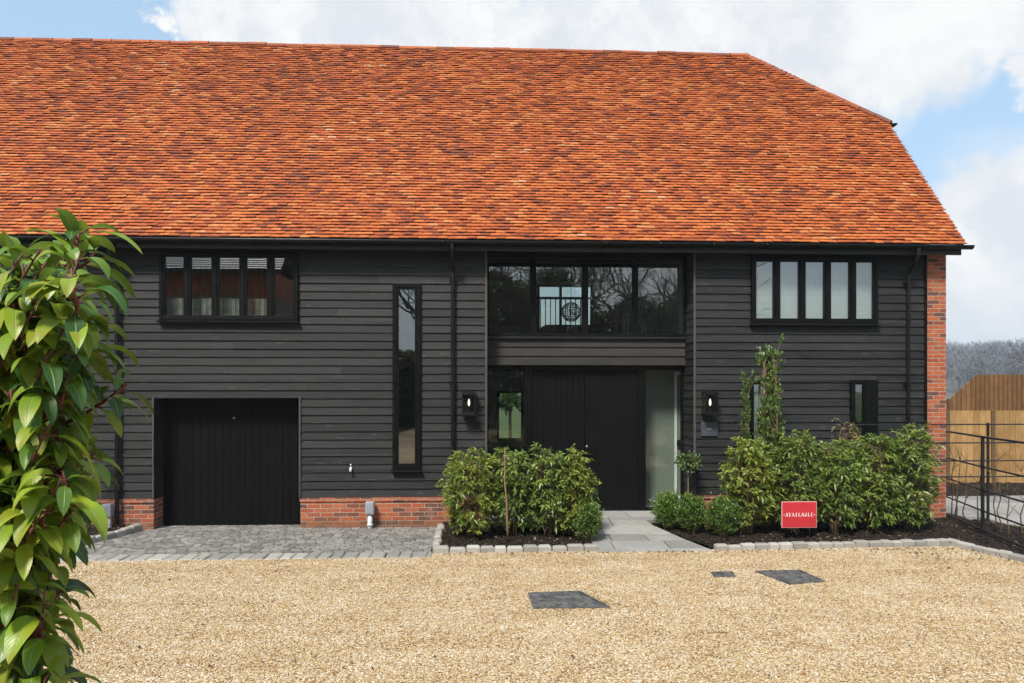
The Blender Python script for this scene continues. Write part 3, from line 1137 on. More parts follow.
roof.add([back(XL - .1, .36, -e), back(VX - .03, .36, -e), back(VX - .03, HIPW, -e), back(RIDGE_X, 3.95, -e), back(XL - .1, 3.95, -e)], [(4, 3, 2, 1, 0)])
roof.add([(VX - .03, EY + HIPW, hipz - .03), (VX - .03, Y2 - HIPW, hipz - .03), (RIDGE_X, hip_yc, RIDGE_Z - .03)], [(0, 1, 2)])
roof_o = roof.build('roof', M['fascia'], house)

# every tile is modelled: a slightly lifted, slightly crooked clay plate
gauge, tw = 0.083, 0.165
TV, TF = [], []


def put_tile(fn, u0, u1, v, gauge):
    lift = 0.034 + random.uniform(-0.007, 0.010)
    du, sk = random.uniform(-.004, .004), random.uniform(-.004, .004)
    v0 = v + random.uniform(-.005, .004)
    v1 = v + gauge * 1.35
    um = (u0 + u1) / 2
    cam_ = random.uniform(0.0005, 0.004)
    roll = random.uniform(-.003, .003)
    q = [fn(u0 + du + .001, v0 - sk, lift - roll), fn(um + du, v0, lift + cam_), fn(u1 + du - .001, v0 + sk, lift + roll),
         fn(u0 + du + .001, v1, 0.002), fn(um + du, v1, 0.004), fn(u1 + du - .001, v1, 0.002),
         fn(u0 + du + .001, v0 - sk, lift - roll - .013), fn(um + du, v0, lift + cam_ - .013), fn(u1 + du - .001, v0 + sk, lift + roll - .013)]
    o = len(TV)
    TV.extend(q)
    for f in ((0, 1, 4, 3), (1, 2, 5, 4), (6, 7, 1, 0), (7, 8, 2, 1), (6, 0, 3, 3), (8, 5, 2, 2)):
        if len(set(f)) == 4:
            TF.append(tuple(i + o for i in f))
        else:
            TF.append((o + f[0], o + f[1], o + f[2], o + f[2]) if False else None)


v, r = -0.02, 0
while v < SLEN - 0.03:
    ur = roof_right(max(v, 0))
    u = XL - 0.12 + (tw / 2 if r % 2 else 0) + random.uniform(-.01, .01)
    while u < ur - 0.03:
        put_tile(slope, u, min(u + tw, ur + (0.02 if u + tw > ur else 0)), v, gauge)
        u += tw
    v += gauge
    r += 1
# tiles of the small hip, facing right
hl = math.hypot(VX - RIDGE_X, RIDGE_Z - hipz)
hc, hs = (VX - RIDGE_X) / hl, (RIDGE_Z - hipz) / hl


def hipfn(u, v, h):
    return (VX - v * hc + h * hs, u, hipz + v * hs + h * hc)


v, r = -0.03, 0
while v < hl - .05:
    half = (3.95 - HIPW) * (1 - max(v, 0) / hl)
    u = hip_yc - half + (tw / 2 if r % 2 else 0)
    while u < hip_yc + half:
        put_tile(hipfn, u, u + tw, v, gauge)
        u += tw
    v += gauge
    r += 1
TF = [f for f in TF if f]
np_mesh('roof_tiles', TV, TF, M['tile'], roof_o)


def ridge_line(a, b, name, rad=0.105, seg=0.42):
    a, b = Vector(a), Vector(b)
    L = (b - a).length
    d = (b - a) / L
    sd = d.cross(Vector((0, 0, 1))).normalized()
    up = sd.cross(d).normalized()
    mb = MB()
    k = max(1, round(L / seg))
    for i in range(k):
        s0, s1 = L * i / k + .009, L * (i + 1) / k - .009
        rr = rad + random.uniform(-.006, .006)
        zz = random.uniform(-.008, .008)
        ring = []
        for s in (s0, s1):
            for (ro, sgn) in ((rr, 1), (rr - .018, -1)):
                for j in range(9):
                    t = math.pi * j / 8 * 0.9 + math.pi * 0.05
                    ring.append(a + d * s + sd * math.cos(t) * ro + up * (math.sin(t) * ro + zz - .03))
        fs = []
        for j in range(8):
            fs += [(j, j + 1, 18 + j + 1, 18 + j), (9 + j + 1, 9 + j, 27 + j, 27 + j + 1), (j + 1, j, 9 + j, 9 + j + 1), (18 + j, 18 + j + 1, 27 + j + 1, 27 + j)]
        fs += [(0, 18, 27, 9), (8, 17, 35, 26)]
        mb.add(ring, fs)
    return mb.build(name, M['ridge'], roof_o, smooth=False)


ridge_line((XL - .1, hip_yc, RIDGE_Z - .06), (RIDGE_X + .02, hip_yc, RIDGE_Z - .06), 'ridge_tiles')
ridge_line((RIDGE_X - .02, hip_yc, RIDGE_Z - .05), (VX + .06, EY + HIPW - .02, hipz - .05), 'hip_tiles', 0.095, 0.36)
ridge_line((RIDGE_X - .02, hip_yc, RIDGE_Z - .05), (VX + .06, Y2 - HIPW + .02, hipz - .05), 'hip_tiles', 0.095, 0.36)
# undercloak board along the verge
vg = MB()
for (s0, s1) in ((0.0, HIPW / math.cos(TH)),):
    vg.hexa([slope(VX - .12, s0, -.045), slope(VX + .0, s0, -.045), slope(VX + .0, s1, -.045), slope(VX - .12, s1, -.045),
             slope(VX - .12, s0, -.021), slope(VX + .0, s0, -.021), slope(VX + .0, s1, -.021), slope(VX - .12, s1, -.021)])
vg.build('verge_board', M['fascia'], roof_o)

# fascia, soffit, gutter
fs_ = MB()
fs_.box(XL, -0.30, 4.735, 8.46, -0.275, 4.89)
fs_.build('fascia', M['fascia'], house)
sf = MB()
sf.box(XL, -0.274, 4.80, 8.0, -0.056, 4.815)
sf.box(8.0, -0.274, 4.845, 8.44, 0.3, 4.86)
sf.box(0.075, -0.055, 4.83, 3.77, 0.62, 4.86)
sf.build('soffit', M['black'], house)


def gutter_mesh(a, b, rad, rim=0.006):
    a, b = Vector(a), Vector(b)
    d = (b - a).normalized()
    sd = d.cross(Vector((0, 0, 1))).normalized()
    mb = MB()
    ring = []
    for p in (a, b):
        for ro in (rad, rad - rim):
            for j in range(9):
                t = math.pi + math.pi * j / 8
                ring.append(p + sd * math.cos(t) * ro + Vector((0, 0, math.sin(t) * ro)))
    fs = []
    for j in range(8):
        fs += [(j + 1, j, 18 + j, 18 + j + 1), (9 + j, 9 + j + 1, 27 + j + 1, 27 + j)]
    fs += [(0, 9, 27, 18), (17, 8, 26, 35)]
    fs += [tuple(range(9)), tuple(reversed(range(18, 27)))]
    mb.add(ring, fs)
    return mb


gm_ = gutter_mesh((XL, -0.375, 4.885), (8.60, -0.375, 4.885), 0.068)
x = XL + .3
while x < 8.5:                      # brackets and unions
    w = 0.012 if int(x * 10) % 3 else 0.04
    gb_ = gutter_mesh((x, -0.375, 4.884), (x + w, -0.375, 4.884), 0.0735)
    gm_.add(gb_.v, gb_.f)
    x += 0.93
gu = gm_.build('gutter', M['gutter'], house, smooth=True)
gutter_mesh((VX + .09, EY + HIPW - .12, hipz - .06), (VX + .09, Y2 - HIPW + .1, hipz - .06), 0.06).build('hip_gutter', M['gutter'], house, smooth=True)
hb = MB()
hb.box(VX - .06, EY + HIPW - .06, hipz - .13, VX + .03, EY + HIPW + .3, hipz - .04)
hb.build('hip_gutter_bracket', M['gutter'], house)


def downpipe(x, zb):
    mb = MB()
    mb.tube([(x, -0.375, 4.83), (x, -0.375, 4.72), (x, -0.30, 4.60), (x, -0.17, 4.50), (x, -0.10, 4.42), (x, -0.10, 4.30)], 0.034, 12)
    mb.tube([(x, -0.10, 4.32), (x, -0.10, zb)], 0.034, 12)
    mb.tube([(x, -0.375, 4.86), (x, -0.375, 4.76)], 0.045, 12)
    z = 4.30
    while z > zb:
        mb.tube([(x, -0.10, z), (x, -0.10, z - .07)], 0.042, 12)
        mb.box(x - .06, -0.09, z - .055, x + .06, -0.036, z - .015)
        z -= 1.8
    return mb.build('downpipe', M['gutter'], house, smooth=False)


downpipe(-6.20, 0.02)
downpipe(-0.505, 0.02)
downpipe(7.628, 0.04)


# ---- windows
def window(x0, z0, x1, z1, y, mull, fw=0.055, dep=0.10, sill=True, sash=True, glass='glass', blind=None, parent=house, name='window', gy=.04, mw=None):
    mw = mw or fw * 1.1
    """frame standing 5 cm proud of y (the wall plane); mull: x of the mullion centres"""
    f = MB()
    yf = y - 0.05
    yb = yf + dep
    f.box(x0, yf, z0, x0 + fw, yb, z1)
    f.box(x1 - fw, yf, z0, x1, yb, z1)
    f.box(x0 + fw, yf, z1 - fw, x1 - fw, yb, z1)
    f.box(x0 + fw, yf, z0, x1 - fw, yb, z0 + fw)
    for m in mull:
        f.box(m - mw / 2, yf, z0 + fw, m + mw / 2, yb, z1 - fw)
    edges = [x0 + fw] + [q for m in mull for q in (m - mw / 2, m + mw / 2)] + [x1 - fw]
    fo = f.build(name, M['black'], parent, bevel=0.004)
    g = MB()
    s = MB()
    for a, b in zip(edges[::2], edges[1::2]):
        sw = 0.032
        if sash:
            s.box(a + .002, yf + .012, z0 + fw + .002, a + sw, yb - .02, z1 - fw - .002)
            s.box(b - sw, yf + .012, z0 + fw + .002, b - .002, yb - .02, z1 - fw - .002)
            s.box(a + sw, yf + .012, z1 - fw - sw, b - sw, yb - .02, z1 - fw - .002)
            s.box(a + sw, yf + .012, z0 + fw + .002, b - sw, yb - .02, z0 + fw + sw)
        q = sw if sash else 0.0
        g.box(a + q + .001, yf + gy, z0 + fw + q + .001, b - q - .001, yf + gy + .006, z1 - fw - q - .001)
    if sash:
        s.build('sash', M['black'], fo, bevel=.003)
    g.build('pane', M[glass], fo)
    if sill:
        sl = MB()
        sl.hexa([(x0 - .02, yf - .05, z0 - .035), (x1 + .02, yf - .05, z0 - .035), (x1 + .02, yf + .05, z0 - .035), (x0 - .02, yf + .05, z0 - .035),
                 (x0 - .02, yf - .05, z0 - .010), (x1 + .02, yf - .05, z0 - .010), (x1 + .02, yf + .05, z0 - .002), (x0 - .02, yf + .05, z0 - .002)])
        sl.build('sill', M['gutter'], fo)
    if blind:
        b = MB()
        for a, c in zip(edges[::2], edges[1::2]):
            zb0, zb1 = blind
            # folded fabric: fine pleats
            k = 26
            zz = np.linspace(zb0, zb1, k + 1)
            vs = []
            for i, zc in enumerate(zz):
                off = 0.002 if i % 2 else 0.0
                vs += [(a - .02, yb + .06 + off, zc), (c + .02, yb + .06 + off, zc)]
            b.add(vs, [(2 * i, 2 * i + 1, 2 * i + 3, 2 * i + 2) for i in range(k)])
        b.build('blind', M['blind'], fo)
    return fo


def five(x0, x1):
    return [x0 + (x1 - x0) * k / 5 for k in range(1, 5)]


lw = window(*LW, -0.03, five(LW[0], LW[2]))
sp = MB()
for i in range(22):                # slender safety bars inside the left window
    x = LW[0] + .12 + (LW[2] - LW[0] - .24) * i / 21
    sp.tube([(x, 0.11, LW[1] + .03), (x, 0.11, LW[1] + .95)], 0.005, 6)
sp.bar((LW[0] + .1, 0.11, LW[1] + .95), (LW[2] - .1, 0.11, LW[1] + .95), .012)
sp.build('guard_bars', M['gutter'], lw)
sh = MB()
sh.box(LW[0] + .05, 0.14, LW[1] + .0, LW[2] - .50, 0.16, LW[1] + .40)
sh.build('low_screen', M['screen'], lw)
window(*RW, -0.03, five(RW[0], RW[2]), blind=(RW[1] + .02, RW[3] - .02))
window(*SLIM, -0.03, [], fw=.07)
window(SMR[0], SMR[1], SMR[0] + .31, SMR[3], -0.03, [], fw=.05)
bp_ = MB()
bp_.box(SMR[0] + .312, -.07, SMR[1], SMR[2], .01, SMR[3])
bp_.build('blank_panel', M['black'], house, bevel=.004)
window(*SML, -0.03, [], fw=.05, blind=(SML[1], SML[3]))
# tall glazed front in the recess
ug = [0.073 + .005, 3.33, 3.765, 4.80]
um = window(ug[0], ug[1], ug[2], ug[3], 0.48, [P(533, 300, .45).x, P(585, 300, .45).x, P(635, 300, .45).x], fw=0.055, dep=0.10, sash=False, sill=False, gy=.02, mw=.115)
tp = MB()
tp.box(0.08, 0.39, 4.755, 3.76, 0.425, 4.815)
tp.build('head_board', M['black'], um)
sl = MB()
sl.box(0.085, 0.37, 3.29, 3.74, 0.45, 3.325)
sl.build('sill', M['fascia'], um)

# ---- entrance
XD = [0.075, P(527, 400, .6).x, P(584, 400, .6).x, P(643, 400, .6).x, 3.765]
ez0, ez1 = 0.105, 2.79


def sidelight(x0, x1):
    f = MB()
    w = 0.045
    f.box(x0, 0.57, ez0, x0 + w, 0.67, ez1)
    f.box(x1 - w, 0.57, ez0, x1, 0.67, ez1)
    f.box(x0 + w, 0.57, ez1 - .07, x1 - w, 0.67, ez1)
    f.box(x0 + w, 0.57, ez0, x1 - w, 0.67, ez0 + .06)
    fo = f.build('sidelight', M['black'], house, bevel=.004)
    g = MB()
    g.box(x0 + w + .001, 0.61, ez0 + .061, x1 - w - .001, 0.616, ez1 - .071)
    g.build('pane', M['glass_low'], fo)
    return fo


sidelight(XD[0], XD[1])
sidelight(XD[3], XD[4])
fr = MB()
fr.box(XD[1], 0.555, ez0, XD[1] + .09, 0.67, ez1)
fr.box(XD[3] - .10, 0.555, ez0, XD[3], 0.67, ez1)
fr.box(XD[1] + .09, 0.555, ez1 - .07, XD[3] - .10, 0.67, ez1)
fr.build('door_frame', M['black'], house, bevel=.005)


def grooved(x0, x1, z0, z1, y, name, n):
    """leaf of vertical V-jointed boards"""
    mb = MB()
    w = (x1 - x0) / n
    for i in range(n):
        a, b = x0 + i * w, x0 + (i + 1) * w
        c = 0.007
        vs = [(a, y + c * .9), (a + c, y), (b - c, y), (b, y + c * .9), (b, y + .045), (a, y + .045)]
        mb.add([(px, py, z0) for px, py in vs] + [(px, py, z1) for px, py in vs],
               [tuple(range(6)), tuple(reversed(range(6, 12)))] + [((k + 1) % 6, k, 6 + k, 6 + (k + 1) % 6) for k in range(6)])
    return mb.build(name, M['door'], house)


grooved(XD[1] + .092, XD[2] + .01, ez0 + .012, ez1 - .072, 0.585, 'fixed_door_panel', 9)
fd = grooved(XD[2] + .02, XD[3] - .102, ez0 + .022, ez1 - .072, 0.575, 'front_door', 1)
hd = MB()
hx, hz = P(588, 454, .55).x, P(588, 454, .55).z
hd.tube([(hx, 0.57, hz), (hx, 0.53, hz)], 0.018, 10)
hd.tube([(hx, 0.53, hz), (hx + .11, 0.53, hz)], 0.011, 8)
hd.build('handle', M['gutter'], fd, smooth=True)
lk = MB()
lk.tube([(hx - .02, 0.577, hz + .14), (hx - .02, 0.565, hz + .14)], 0.018, 12)
lk.build('lock', M['steel'], fd, smooth=True)
th_ = MB()
th_.box(XD[1] + .09, 0.50, ez0 - .02, XD[3] - .05, 0.60, ez0 + .010)
th_.build('threshold', M['steel'], house, bevel=.004)

gd = grooved(GAR[0] + .01, GAR[2] - .01, -0.055, GAR[3] - .005, 0.33, 'garage_door', 19)
kb = MB()
kx, kz = P(234, 418, .33).x, P(234, 418, .33).z
kb.tube([(kx, 0.332, kz), (kx, 0.315, kz)], 0.017, 12)
kb.build('lock', M['steel'], gd, smooth=True)
lt = MB()
lt.box(GAR[0], 0.012, GAR[3] - .002, GAR[2], 0.32, GAR[3] + .012)
lt.build('garage_lintel', M['trim'], house)

# ---- what shows through the glass
fl = MB()
fl.box(XL + .2, 0.69, 2.86, 8.2, YB - .13, 3.06)
fl.build('upper_floor', M['inner_dark'], house)
gf = MB()
gf.box(XL + .2, 0.69, -.1, 8.2, YB - .13, 0.10)
gf.build('ground_floor', M['inner'], house)
for bx_ in ((-0.15, 0.69, 3.061, -0.06, YB - .13, 5.5), (3.90, 0.69, 3.061, 4.0, YB - .13, 5.5), (-6.4, 2.2, 3.061, -0.16, 2.3, 5.6), (4.01, 2.2, 3.061, 8.2, 2.3, 5.6)):
    iw = MB()
    iw.box(*bx_)
    iw.build('partition_wall', M['inner'], house)
cl = MB()
cl.box(XL + .2, 0.69, 5.62, 8.2, YB - .13, 5.7)
cl.build('ceiling', M['inner_dark'], house)
lw2 = MB()
sgx = P(672, 420, 1.6).x
lw2.box(P(640, 400, 1.2).x, 1.15, 0.101, 4.3, 1.25, 2.855)
lw2.build('hall_wall', M['inner_green'], house)
ar = MB()
ax1 = P(674.5, 400, 1.13).x
ar.box(ax1 - .0, 1.115, 0.25, ax1 + .045, 1.148, 2.70)
ar.box(ax1 + .045, 1.115, 0.25, ax1 + .9, 1.148, 0.30)
ar.box(ax1 + .045, 1.115, 2.65, ax1 + .9, 1.148, 2.70)
ar.build('inner_door_frame', M['white'], house)
sw = MB()
q = P(680, 443, 1.1)
sw.box(q.x - .06, 1.09, q.z - .06, q.x + .02, 1.112, q.z + .06)
sw.build('switch_plate', M['gutter'], house)
for bx_ in ((-4.0, 0.7, 0.101, -3.9, YB - .13, 2.855), (3.05, 3.9, 0.101, 3.15, YB - .13, 2.855)):
    pw = MB()
    pw.box(*bx_)
    pw.build('hall_partition', M['inner_dark'], house)
# back windows
wu = MB()
for x in (BW1[0], P(559, 300, YB).x, BW1[2] - .05):
    wu.box(x, YB - .1, BW1[1], x + .07, YB - .02, BW1[3])
for z in (BW1[1], BW1[3] - .06):
    wu.box(BW1[0] + .07, YB - .1, z, BW1[2] - .05, YB - .02, z + .06)
bw = wu.build('back_window', M['black'], house)
gx = MB()
gx.box(BW1[0] + .01, YB - .06, BW1[1] + .01, BW1[2] - .01, YB - .055, BW1[3] - .01)
gx.build('pane', M['glass_low'], bw)
wu = MB()
for x in (BW2[0], BW2[2] - .06):
    wu.box(x, YB - .1, BW2[1], x + .06, YB - .02, BW2[3])
for z in (BW2[1], BW2[3] - .06):
    wu.box(BW2[0] + .06, YB - .1, z, BW2[2] - .06, YB - .02, z + .06)
bw2 = wu.build('back_window', M['black'], house)
gx = MB()
gx.box(BW2[0] + .01, YB - .06, BW2[1] + .01, BW2[2] - .01, YB - .055, BW2[3] - .01)
gx.build('pane', M['glass_low'], bw2)
# landing balustrade
bl = MB()
ry = 2.6
x0, x1 = P(534, 300, ry).x, 3.88
zt = P(560, 297, ry).z
bl.box(x0, ry - .03, zt - .05, x1, ry + .03, zt)
bl.box(x0, ry - .02, 3.12, x1, ry + .02, 3.16)
k = 26
for i in range(k):
    x = x0 + .03 + (x1 - x0 - .06) * i / (k - 1)
    bl.box(x - .009, ry - .009, 3.161, x + .009, ry + .009, zt - .051)
bl.build('balustrade', M['black'], house)

# sofa on the landing
sx = P(563, 335, 1.7)
so = thing('sofa', 'dark sofa with a rounded back on the landing behind the upper glazing', 'sofa', (sx.x, 1.7, 3.06))
b = MB()
zs = P(563, 325, 1.7).z
n = 12
pts = []
hw = 0.85
prof = [(-hw, 3.07)] + [(-hw + .25 - .25 * math.cos(math.pi / 2 * i / n), zs - .3 + .3 * math.sin(math.pi / 2 * i / n)) for i in range(n + 1)] + [(hw - .25 + .25 * math.sin(math.pi / 2 * i / n), zs - .3 + .3 * math.cos(math.pi / 2 * i / n)) for i in range(n + 1)] + [(hw, 3.07)]
prof = [(sx.x + .3 + a, z) for a, z in prof]
m_ = len(prof)
b.add([(x, 1.6, z) for x, z in prof] + [(x, 1.8, z) for x, z in prof], [tuple(reversed(range(m_))), tuple(range(m_, 2 * m_))] + [(i, (i + 1) % m_, m_ + (i + 1) % m_, m_ + i) for i in range(m_)])
b.build('backrest', M['sofa'], so, bevel=.03)
b = MB()
b.box(sx.x + .3 - hw + .05, 1.8, 3.12, sx.x + .3 + hw - .05, 2.45, 3.50)
b.build('seat', M['sofa'], so, bevel=.04)
# openwork pendant lamp hanging in the void
pc = P(571, 312, 2.2)
pl_ = thing('pendant_lamp', 'black openwork wire globe pendant hanging behind the upper glazing', 'lamp', pc)
b = MB()
rad = (P(581, 312, 2.2).x - P(562, 312, 2.2).x) / 2
for k in range(6):
    t = math.pi * k / 6
    b.tube([pc + Vector((math.cos(t) * math.cos(a), math.sin(t) * math.cos(a), math.sin(a))) * rad for a in np.linspace(0, 2 * math.pi, 19)], 0.008, 5, False)
for lat in (-.8, -.4, 0, .4, .8):
    b.tube([pc + Vector((math.cos(a) * math.cos(lat), math.sin(a) * math.cos(lat), math.sin(lat))) * rad for a in np.linspace(0, 2 * math.pi, 19)], 0.008, 5, False)
for k in range(14):
    a, c = random.uniform(0, 6.28), random.uniform(-1.2, 1.2)
    a2, c2 = a + random.uniform(.4, 1.0), c + random.uniform(-.6, .6)
    b.bar(pc + Vector((math.cos(a) * math.cos(c), math.sin(a) * math.cos(c), math.sin(c))) * rad, pc + Vector((math.cos(a2) * math.cos(c2), math.sin(a2) * math.cos(c2), math.sin(c2))) * rad, .014)
b.build('wire_globe', M['gutter'], pl_)
b = MB()
b.tube([pc + Vector((0, 0, rad)), (pc.x, pc.y, 5.62)], 0.005, 5)
b.build('cable', M['gutter'], pl_)

# ------------------------------------------------------------------ wall lanterns, plaque, small fittings


def lantern(px, label):
    c = P(px, 403, -0.1)
    x, z0, z1 = c.x, P(px, 415, -.1).z, P(px, 391, -.1).z
    w = 0.115
    root = thing('wall_lantern', label, 'wall lantern', (x, -0.04, z0), 'wall lanterns beside the entrance')
    b = MB()
    ya, yb_ = -0.26, -0.06
    for sx_ in (-w, w - .018):
        for yy in (ya, yb_ - .018):
            b.box(x + sx_, yy, z0 + .025, x + sx_ + .018, yy + .018, z1 - .05)
    b.box(x - w - .006, ya - .006, z0, x + w + .006, yb_ + .002, z0 + .025)
    b.box(x - w, ya, z0 + .026, x + w, ya + .018, z0 + .055)
    b.build('frame', M['gutter'], root, bevel=.002)
    b = MB()
    b.box(x - w - .012, ya - .012, z1 - .05, x + w + .012, yb_ + .002, z1 - .03)
    b.hexa([(x - w, ya, z1 - .03), (x + w, ya, z1 - .03), (x + w, yb_, z1 - .03), (x - w, yb_, z1 - .03), (x - w * .55, ya + .05, z1), (x + w * .55, ya + .05, z1), (x + w * .55, yb_ - .02, z1), (x - w * .55, yb_ - .02, z1)])
    b.build('cap', M['gutter'], root)
    b = MB()
    b.box(x - .06, -0.058, z0 + .01, x + .06, -0.036, z1 - .06)
    b.build('back_plate', M['gutter'], root)
    b = MB()
    b.box(x - w + .019, ya + .006, z0 + .056, x + w - .019, ya + .009, z1 - .052)
    b.box(x - w + .006, ya + .019, z0 + .03, x - w + .009, yb_ - .02, z1 - .052)
    b.box(x + w - .009, ya + .019, z0 + .03, x + w - .006, yb_ - .02, z1 - .052)
    b.build('glass', M['glass_low'], root)
    b = MB()
    yc = (ya + yb_) / 2
    b.tube([(x, yc, z0 + .026), (x, yc, z0 + .16)], .017, 10)
    b.build('candle_tube', M['gutter'], root)
    b = MB()
    zb = z0 + .16
    b.tube([(x, yc, zb), (x, yc, zb + .015), (x, yc, zb + .05), (x, yc, zb + .085), (x, yc, zb + .11), (x, yc, zb + .125)], [.010, .016, .020, .017, .009, .003], 10)
    b.build('bulb', M['bulb'], root, smooth=True)
    return root


lan = lantern(469, 'black lantern with lit candle bulb between downpipe and glazed entrance')
copy_thing(lan, (P(709, 403, -.1).x - P(469, 403, -.1).x, 0, 0.0), 'black lantern with lit candle bulb above the small slate plaque')

pa, pb = P(701, 422, -.06), P(718, 436, -.06)
pq = thing('name_plaque', 'small dark slate plaque on black boards below a lantern', 'plaque', (pa.x, -.06, pb.z))
b = MB()
b.box(pa.x, -0.062, pb.z, pb.x, -0.037, pa.z)
b.build('slate', M['slate'], pq, bevel=.003)
b = MB()
cx, cz = (pa.x + pb.x) / 2, (pa.z + pb.z) / 2
for i in range(6):
    x = cx - .042 + i * .015
    b.box(x, -0.0645, cz - .008, x + .004, -0.0625, cz + (.012 if i in (0, 3) else .004))
    b.box(x + .0045, -0.0645, cz - (.008 if i % 2 else -.001), x + .010, -0.0625, cz - (.005 if i % 2 else -.004))
b.build('lettering', M['white'], pq)

for (px, py, nm, lab, cat, r) in ((351, 468, 'cable_gland', 'tiny pale fitting on the black boards between garage and slim window', 'fitting', .03),):
    c = P(px, py, -.05)
    t = thing(nm, lab, cat, c)
    b = MB()
    b.tube([c + Vector((0, .014, 0)), c + Vector((0, -.02, 0)), c + Vector((0, -.04, -.02)), c + Vector((0, -.045, -.06))], [.026, .024, .02, .024], 10)
    b.build('body', M['pipe'], t, smooth=True)
    b = MB()
    b.tube([c + Vector((0, -.02, .02)), c + Vector((0, -.02, .065))], .009, 8)
    b.tube([c + Vector((-.02, -.02, .065)), c + Vector((.02, -.02, .065))], .006, 8)
    b.build('lever', M['steel'], t, smooth=True)


def bollard(px, y, label):
    x = P(px, 520, y).x
    t = thing('meter_post', label, 'utility post', (x, y, 0), 'grey utility posts by the plinth')
    b = MB()
    b.tube([(x, y, -.12), (x, y, .25)], .042, 14)
    b.tube([(x, y, .02), (x, y, .045)], .052, 14)
    b.build('pipe', M['pipe'], t, smooth=True)
    b = MB()
    b.box(x - .075, y - .07, .215, x + .075, y + .06, .43)
    b.build('box', M['boxgrey'], t, bevel=.012)
    b = MB()
    b.box(x - .055, y - .076, .245, x + .055, y - .0705, .40)
    b.build('lid', M['boxgrey'], t, bevel=.004)
    return t


bo = bollard(370, -0.13, 'grey box on white pipe by the brick plinth between garage and hedge')
copy_thing(bo, (P(108, 520, -.16).x - P(370, 520, -.13).x, -.03, 0.0), 'grey box on white pipe in the bed left of the garage, beside a downpipe')

# ------------------------------------------------------------------ the red sign
sa, sb = P(781.5, 501.5, -1.62), P(816.5, 527.5, -1.62)
SIGN_X = (sa.x + sb.x) / 2
sg = thing('sale_sign', 'small red board reading AVAILABLE in front of the hedge', 'sign', ((sa.x + sb.x) / 2, -1.62, 0))
b = MB()
b.box(sa.x, -1.625, sb.z, sb.x, -1.612, sa.z)
b.build('board', M['sign_edge'], sg)
b = MB()
b.box(sa.x + .012, -1.6275, sb.z + .008, sb.x - .008, -1.6255, sa.z - .012)
b.build('face', M['red'], sg)
b = MB()
b.box(SIGN_X - .008, -1.611, -.1, SIGN_X + .008, -1.600, sa.z - .05)
b.build('stake', M['gutter'], sg)
GL = {  # strokes in a unit cell, thick and thin with slab serifs
    'A': [(.10, 0, .50, 1, .10), (.50, 1, .90, 0, .22), (.28, .33, .75, .33, .10), (0, .04, .28, .04, .10), (.70, .04, 1.05, .04, .10)],
    'V': [(.12, 1, .50, 0, .22), (.50, 0, .90, 1, .10), (-.02, .96, .3, .96, .10), (.72, .96, 1.02, .96, .10)],
    'I': [(.5, 0, .5, 1, .28), (.22, .04, .78, .04, .10), (.22, .96, .78, .96, .10)],
    'L': [(.3, 0, .3, 1, .22), (.05, .96, .58, .96, .10), (.05, .05, .92, .05, .10), (.88, .05, .88, .34, .10)],
    'B': [(.28, 0, .28, 1, .22), (.05, .04, .65, .04, .10), (.05, .96, .62, .96, .10), (.28, .52, .65, .52, .10), (.70, .90, .72, .58, .2), (.76, .46, .78, .10, .22)],
    'E': [(.28, 0, .28, 1, .22), (.05, .04, .88, .04, .10), (.05, .96, .85, .96, .10), (.28, .5, .62, .5, .10), (.86, .05, .86, .34, .10), (.83, .95, .83, .70, .10)],
}
b = MB()
word = 'AVAILABLE'
xa, xb = P(785.5, 515, -1.63).x, P(814, 515, -1.63).x
cell = (xb - xa) / len(word)
zc = P(800, 516.6, -1.63).z
hh = 0.058
for i, ch in enumerate(word):
    for j, (u0, v0, u1, v1, w) in enumerate(GL[ch]):
        k = cell * .82
        b.bar((xa + i * cell + u0 * k, -1.6285 - .0003 * j, zc + v0 * hh), (xa + i * cell + u1 * k, -1.6285 - .0003 * j, zc + v1 * hh), w * k, .0015) if abs(u1 - u0) < 1e-6 or True else None
# small dots at both ends of the word
for x in (xa - cell * .45, xb + cell * .25):
    b.box(x - .006, -1.6295, zc + .02, x + .006, -1.628, zc + .032)
b.build('lettering', M['white'], sg)

# ------------------------------------------------------------------ iron estate railing
er = thing('estate_railing', 'black iron railing running back past the right corner of the house', 'railing', (7.96, -1.48, 0), 'black estate railings')
path = [Vector((8.56, .62, 0)), Vector((7.97, -1.46, 0)), Vector((7.70, -2.62, 0)), Vector((7.75, -5.5, 0)), Vector((7.8, -8.5, 0))]
hts = [P(983, yy, -1.46).z for yy in (437, 467, 490, 511, 530)]
for p in path[:2] + path[3:4]:
    b = MB()
    b.box(p.x - .026, p.y - .012, -.1, p.x + .026, p.y + .012, hts[0] + .02)
    b.build('post', M['iron'], er, bevel=.003)
for z in hts:
    b = MB()
    r = .018 if z == hts[0] else .015
    for a, c in zip(path[:-1], path[1:]):
        b.tube([(a.x, a.y - .022, z), (c.x, c.y - .022, z)], r, 8)
    b.build('rail', M['iron'], er)
er2 = thing('estate_railing', 'black iron railing with level rails crossing in front of the brick pier', 'railing', (8.6, -.25, 0), 'black estate railings')
ya = -0.28
xs = [P(843, 430, ya).x, P(988, 430, ya).x, 10.6, 12.4]
ht2 = [P(900, yy, ya).z for yy in (424.5, 443, 461, 477)]
for i, x in enumerate(xs):
    b = MB()
    b.box(x - .022, ya - .012, -.1, x + .022, ya + .012, ht2[0] + .03)
    b.build('post', M['iron'], er2, bevel=.003)
for z in ht2:
    b = MB()
    b.tube([(xs[0], ya - .02, z), (13.5, ya - .02, z)], .012, 8)
    b.build('rail', M['iron'], er2)

# ------------------------------------------------------------------ timber fences


